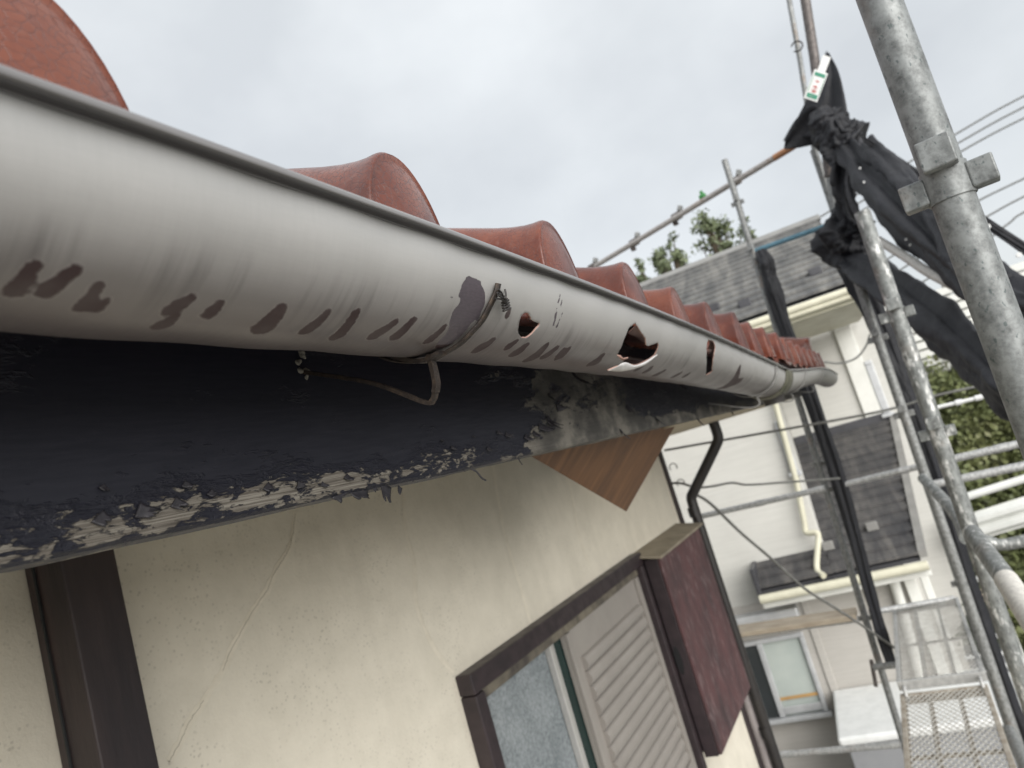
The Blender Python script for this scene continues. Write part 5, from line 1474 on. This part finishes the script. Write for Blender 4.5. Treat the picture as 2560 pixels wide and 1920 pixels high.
def tree(label, base, top, crown_r, seed, n=5200, sz=.06):
    e = empty('garden_tree', base); tag(e, label, 'tree', 'trees behind the shingle roof ridge')
    base = Vector(base); top = Vector(top); rr = random.Random(seed)
    mb = MB(); mb.tube(spline([base, base.lerp(top, .5) + Vector((.1, .1, 0)), top], 10), [.16 - .013 * k for k in range(11)], 10)
    cs = []; rs = []
    for k in range(90):
        t = rr.uniform(.30, 1.0); ang = rr.uniform(0, 6.28); rad = crown_r * (1.05 - t * .65) * rr.uniform(.3, 1.0)
        q = base.lerp(top, .35 + .68 * t) + Vector((math.cos(ang) * rad, math.sin(ang) * rad, rr.uniform(-.2, .3)))
        cs.append(q[:]); rs.append(rr.uniform(.18, .42) * crown_r * .55)
        s = base.lerp(top, max(.2, .30 + .5 * t)); mb.tube([s, s.lerp(q, .5) + Vector((0, 0, -.05)), q], [.045, .03, .012], 6)
    mb.build('trunk', M['bark'], e)
    leaf_cloud('crown', cs, rs, n, sz, M['leaf2'], e, seed)
def tbase(px, py, x): 
    p = at(px, py, x=x); return (p.x, p.y, GROUND), (p.x, p.y, p.z)
for lab, px, py, x, cr_, sd in (('tallest dark tree above the grey shingle ridge', 1778, 572, 19, .95, 3), ('low pale tree peeping over the left end of the shingle ridge', 1672, 655, 18, .85, 4), ('small tree top just left of the thin far post', 1862, 590, 21, .8, 5), ('lowest tree top just above the red roof tiles', 1600, 690, 18, .6, 6)):
    b0, t0 = tbase(px, py, x); tree(lab, b0, t0, cr_, sd, 5000 if cr_ > .82 else 2600)

def bank():
    rg = np.random.default_rng(9)
    nx, ny = 40, 60
    v = []
    for i in range(nx):
        for j in range(ny):
            s = i / (nx - 1); y = 3.0 - 14.0 * j / (ny - 1)
            x = 12.6 + s * 4.0 + .10 * y; z = GROUND + .3 + 4.75 * s ** .85 + .15 * math.sin(y * 2.1 + s * 5) + .1 * math.sin(y * 5.3) 
            v.append((x, y, z))
    v = np.array(v)
    o = mesh_obj('bank', v, grid_faces(nx, ny), M['soil'], None, smooth=True); tag(o, 'steep earth bank beyond the lane', None, kind='structure')
    n = 80000
    k = rg.integers(0, nx * ny, n); c = v[k] + rg.normal(0, .16, (n, 3)) + np.array([-.12, 0, .10])
    clump = np.sin(c[:, 1] * 3.1) * np.sin(c[:, 2] * 3.7 + c[:, 1]) * .14; c[:, 0] -= clump
    a = rg.normal(size=(n, 3)) + np.array([-.3, 0, .2]); a /= np.linalg.norm(a, axis=1)[:, None]; b = np.cross(a, rg.normal(size=(n, 3))); b /= np.linalg.norm(b, axis=1)[:, None]
    s = .055 * (.5 + rg.random(n))[:, None]
    q = np.empty((n, 4, 3)); q[:, 0] = c - a * s; q[:, 1] = c - b * s * .6; q[:, 2] = c + a * s; q[:, 3] = c + b * s * .6
    m = NT('ivy_green'); cc = m.coord(); n1 = m.noise(cc, 1.1, 5, .65); n2 = m.noise(cc, 14, 3, .6)
    m.col(m.mix(.5, m.ramp(n1, [(.34, (.050, .066, .024)), (.48, (.11, .135, .045)), (.60, (.18, .19, .075)), (.72, (.20, .165, .095))]), m.ramp(n2, [(.3, (.06, .072, .03)), (.7, (.19, .21, .085))]))); m.rough(.6)
    o = mesh_obj('ivy', q.reshape(-1, 3), np.arange(n * 4).reshape(n, 4), m.m); tag(o, 'dense green creeper covering the bank', 'ground cover', kind='stuff')
bank()
def guard():
    A = at(2380, 1334, x=10.6); B = at(2570, 1262, x=10.6); 
    B = A + (B - A) * 3.0; B.z = A.z + (B.z - A.z) * .6
    e = empty('guard_rail', (A.x, A.y, GROUND)); tag(e, 'white corrugated roadside guard rail in front of the green bank', 'guard rail')
    d = (B - A).normalized(); n = 2
    prof = [(0, -.17), (.0, -.15), (-.07, -.10), (-.07, -.05), (0, 0), (-.07, .05), (-.07, .10), (0, .15), (0, .17)]
    v = [(p + Vector((a, 0, b)))[:] for p in (A, B) for a, b in prof]
    o = mesh_obj('beam', v, grid_faces(2, 9), M['guard'], e); o.modifiers.new('t', 'SOLIDIFY').thickness = .006
    for t in (.08, .42, .76, .98):
        q = A.lerp(B, t); MB().tube([(q.x + .08, q.y, GROUND), (q.x + .08, q.y, q.z + .2)], .06, 12).build('post', M['guard'], e)
guard()
o = MB().tube([at(2410, 1244, x=9.6), at(2570, 1194, x=9.6), at(2900, 1092, x=9.6)], .045, 14).build('hand_rail', M['guard'])
tag(o, 'slim pale pipe rail above the guard rail', 'rail')
# slatted white fence on top of the bank
def fence():
    A = at(2250, 945, x=15.5); B = at(2480, 880, x=15.5)
    e = empty('slat_fence', A); tag(e, 'white horizontal slat fence on top of the green bank', 'fence')
    d = B - A
    for k in range(9):
        o = Vector((0, 0, .17 * k - .1))
        a_, b_ = A + o - d * .3, B + o + d * 1.5
        v = [a_, b_, b_ + Vector((0, 0, .13)), a_ + Vector((0, 0, .13))]; v += [p + Vector((.03, 0, -.02)) for p in v]
        mesh_obj('slat', v, [(0, 1, 2, 3), (7, 6, 5, 4), (0, 4, 5, 1), (2, 6, 7, 3), (1, 5, 6, 2), (3, 7, 4, 0)], M['whitetrim'], e)
    for t in (-.2, .3, .8, 1.3, 2.0):
        q = A + d * t; box_obj('fence_post', (q.x + .05, q.y - .04, q.z - 1.0), (q.x + .11, q.y + .04, q.z + 1.45), M['cable'], e, .005)
fence()
# far houses on the rise
def far_house(label, px, py, x, w, h, seed, roofc):
    p = at(px, py, x=x); e = empty('far_house', (p.x, p.y, p.z - h - 2)); tag(e, label, 'house', 'houses on the rise behind')
    y0, y1 = p.y - w / 2, p.y + w / 2
    MB().box((p.x, y0, p.z - h - 3), (p.x + 6, y1, p.z - h * .45)).build('wall', M['siding'], e)
    z0, z1 = p.z - h * .5, p.z
    v = [(p.x - .5, y0 - .5, z0), (p.x - .5, y1 + .5, z0), (p.x + 3, y1 + .5, z1), (p.x + 3, y0 - .5, z1), (p.x + 6.5, y1 + .5, z0), (p.x + 6.5, y0 - .5, z0)]
    mesh_obj('roof', v, [(0, 3, 2, 1), (3, 5, 4, 2), (0, 1, 4, 5), (1, 2, 4), (0, 5, 3)], roofc, e)
    for t in (.22, .6):
        yy = y0 + (y1 - y0) * t
        f = box_obj('window', (p.x - .06, yy, p.z - h * 1.15), (p.x - .01, yy + w * .16, p.z - h * .75), M['alu_bright'], e)
        box_obj('pane', (p.x - .075, yy + .08, p.z - h * 1.12), (p.x - .061, yy + w * .16 - .08, p.z - h * .78), M['blind'], f, 0)
brick = plain('brown_roof', (.10, .085, .08), (.07, .06, .055), 3, .8)
far_house('far brown roofed house at the right edge below the sheet', 2560, 660, 30, 7, 3.2, 1, brick)
far_house('far pale house glimpsed between the two black rolls', 2395, 742, 34, 5, 2.2, 2, plain('tan_roof', (.30, .22, .15), None, 3, .8))

# overhead wires
lines = [((2100, 512), (2390, 335), (2620, 210)), ((2110, 530), (2395, 358), (2620, 238)), ((2120, 548), (2400, 380), (2620, 266)), ((2380, 545), (2440, 505), (2620, 418)), ((2400, 580), (2470, 540), (2620, 462)), ((2440, 620), (2520, 560), (2620, 500))]
lines = [((p[0][0] - 260, p[0][1] + (160 if i < 3 else 165)), ) + p + ((p[2][0] + 700, p[2][1] - 330), ) for i, p in enumerate(lines)]
names = ['topmost of the overhead wires right of the nearest post', 'second overhead wire from the top, right of the nearest post', 'third overhead wire from the top, right of the nearest post', 'fourth overhead wire from the top, right of the nearest post', 'fifth overhead wire from the top, right of the nearest post', 'lowest overhead wire, above the eyeleted black sheet']
for nm, pts in zip(names, lines):
    cable(nm, [at(*p, x=24) for p in pts], .026, M['cable'], 'overhead_wire', 20, 'overhead wires', 'wire')

# potted clutter and a trellis in the yard right of the decks
def clutter():
    c = at(2440, 1530, x=9.0)
    e = empty('yard_trellis', (c.x, c.y, GROUND)); tag(e, 'crossed wooden trellis with dry stems right of the mesh deck', 'trellis')
    for k in range(7):
        a_ = at(2425, 1470 + k * 14, x=9.0); b_ = at(2462, 1490 + k * 14, x=9.0)
        MB().tube([a_, b_], .012, 6).build('lath', M['plank'], e); a_ = at(2425, 1490 + k * 14, x=9.05); b_ = at(2462, 1470 + k * 14, x=9.05)
        MB().tube([a_, b_], .012, 6).build('lath', M['plank'], e)
    leaf_cloud('stems', [at(2450, 1560, x=9.0)[:], at(2455, 1590, x=9.0)[:]], [.16, .18], 900, .03, M['leaf'], e, 5)
    q = at(2470, 1625, x=9.0)
    t = empty('planter_tray', (q.x, q.y, GROUND)); tag(t, 'white planter tray standing right of the mesh deck', 'planter')
    MB().box((q.x - .2, q.y - .25, q.z - .35), (q.x + .2, q.y + .22, q.z + .02), None, .02).build('tray', M['greybox'], t)
    MB().tube([(q.x - .21, q.y + .23, q.z + .02), (q.x - .21, q.y - .26, q.z + .02)], .022, 10).build('rim', M['white_plastic'], t)
clutter()
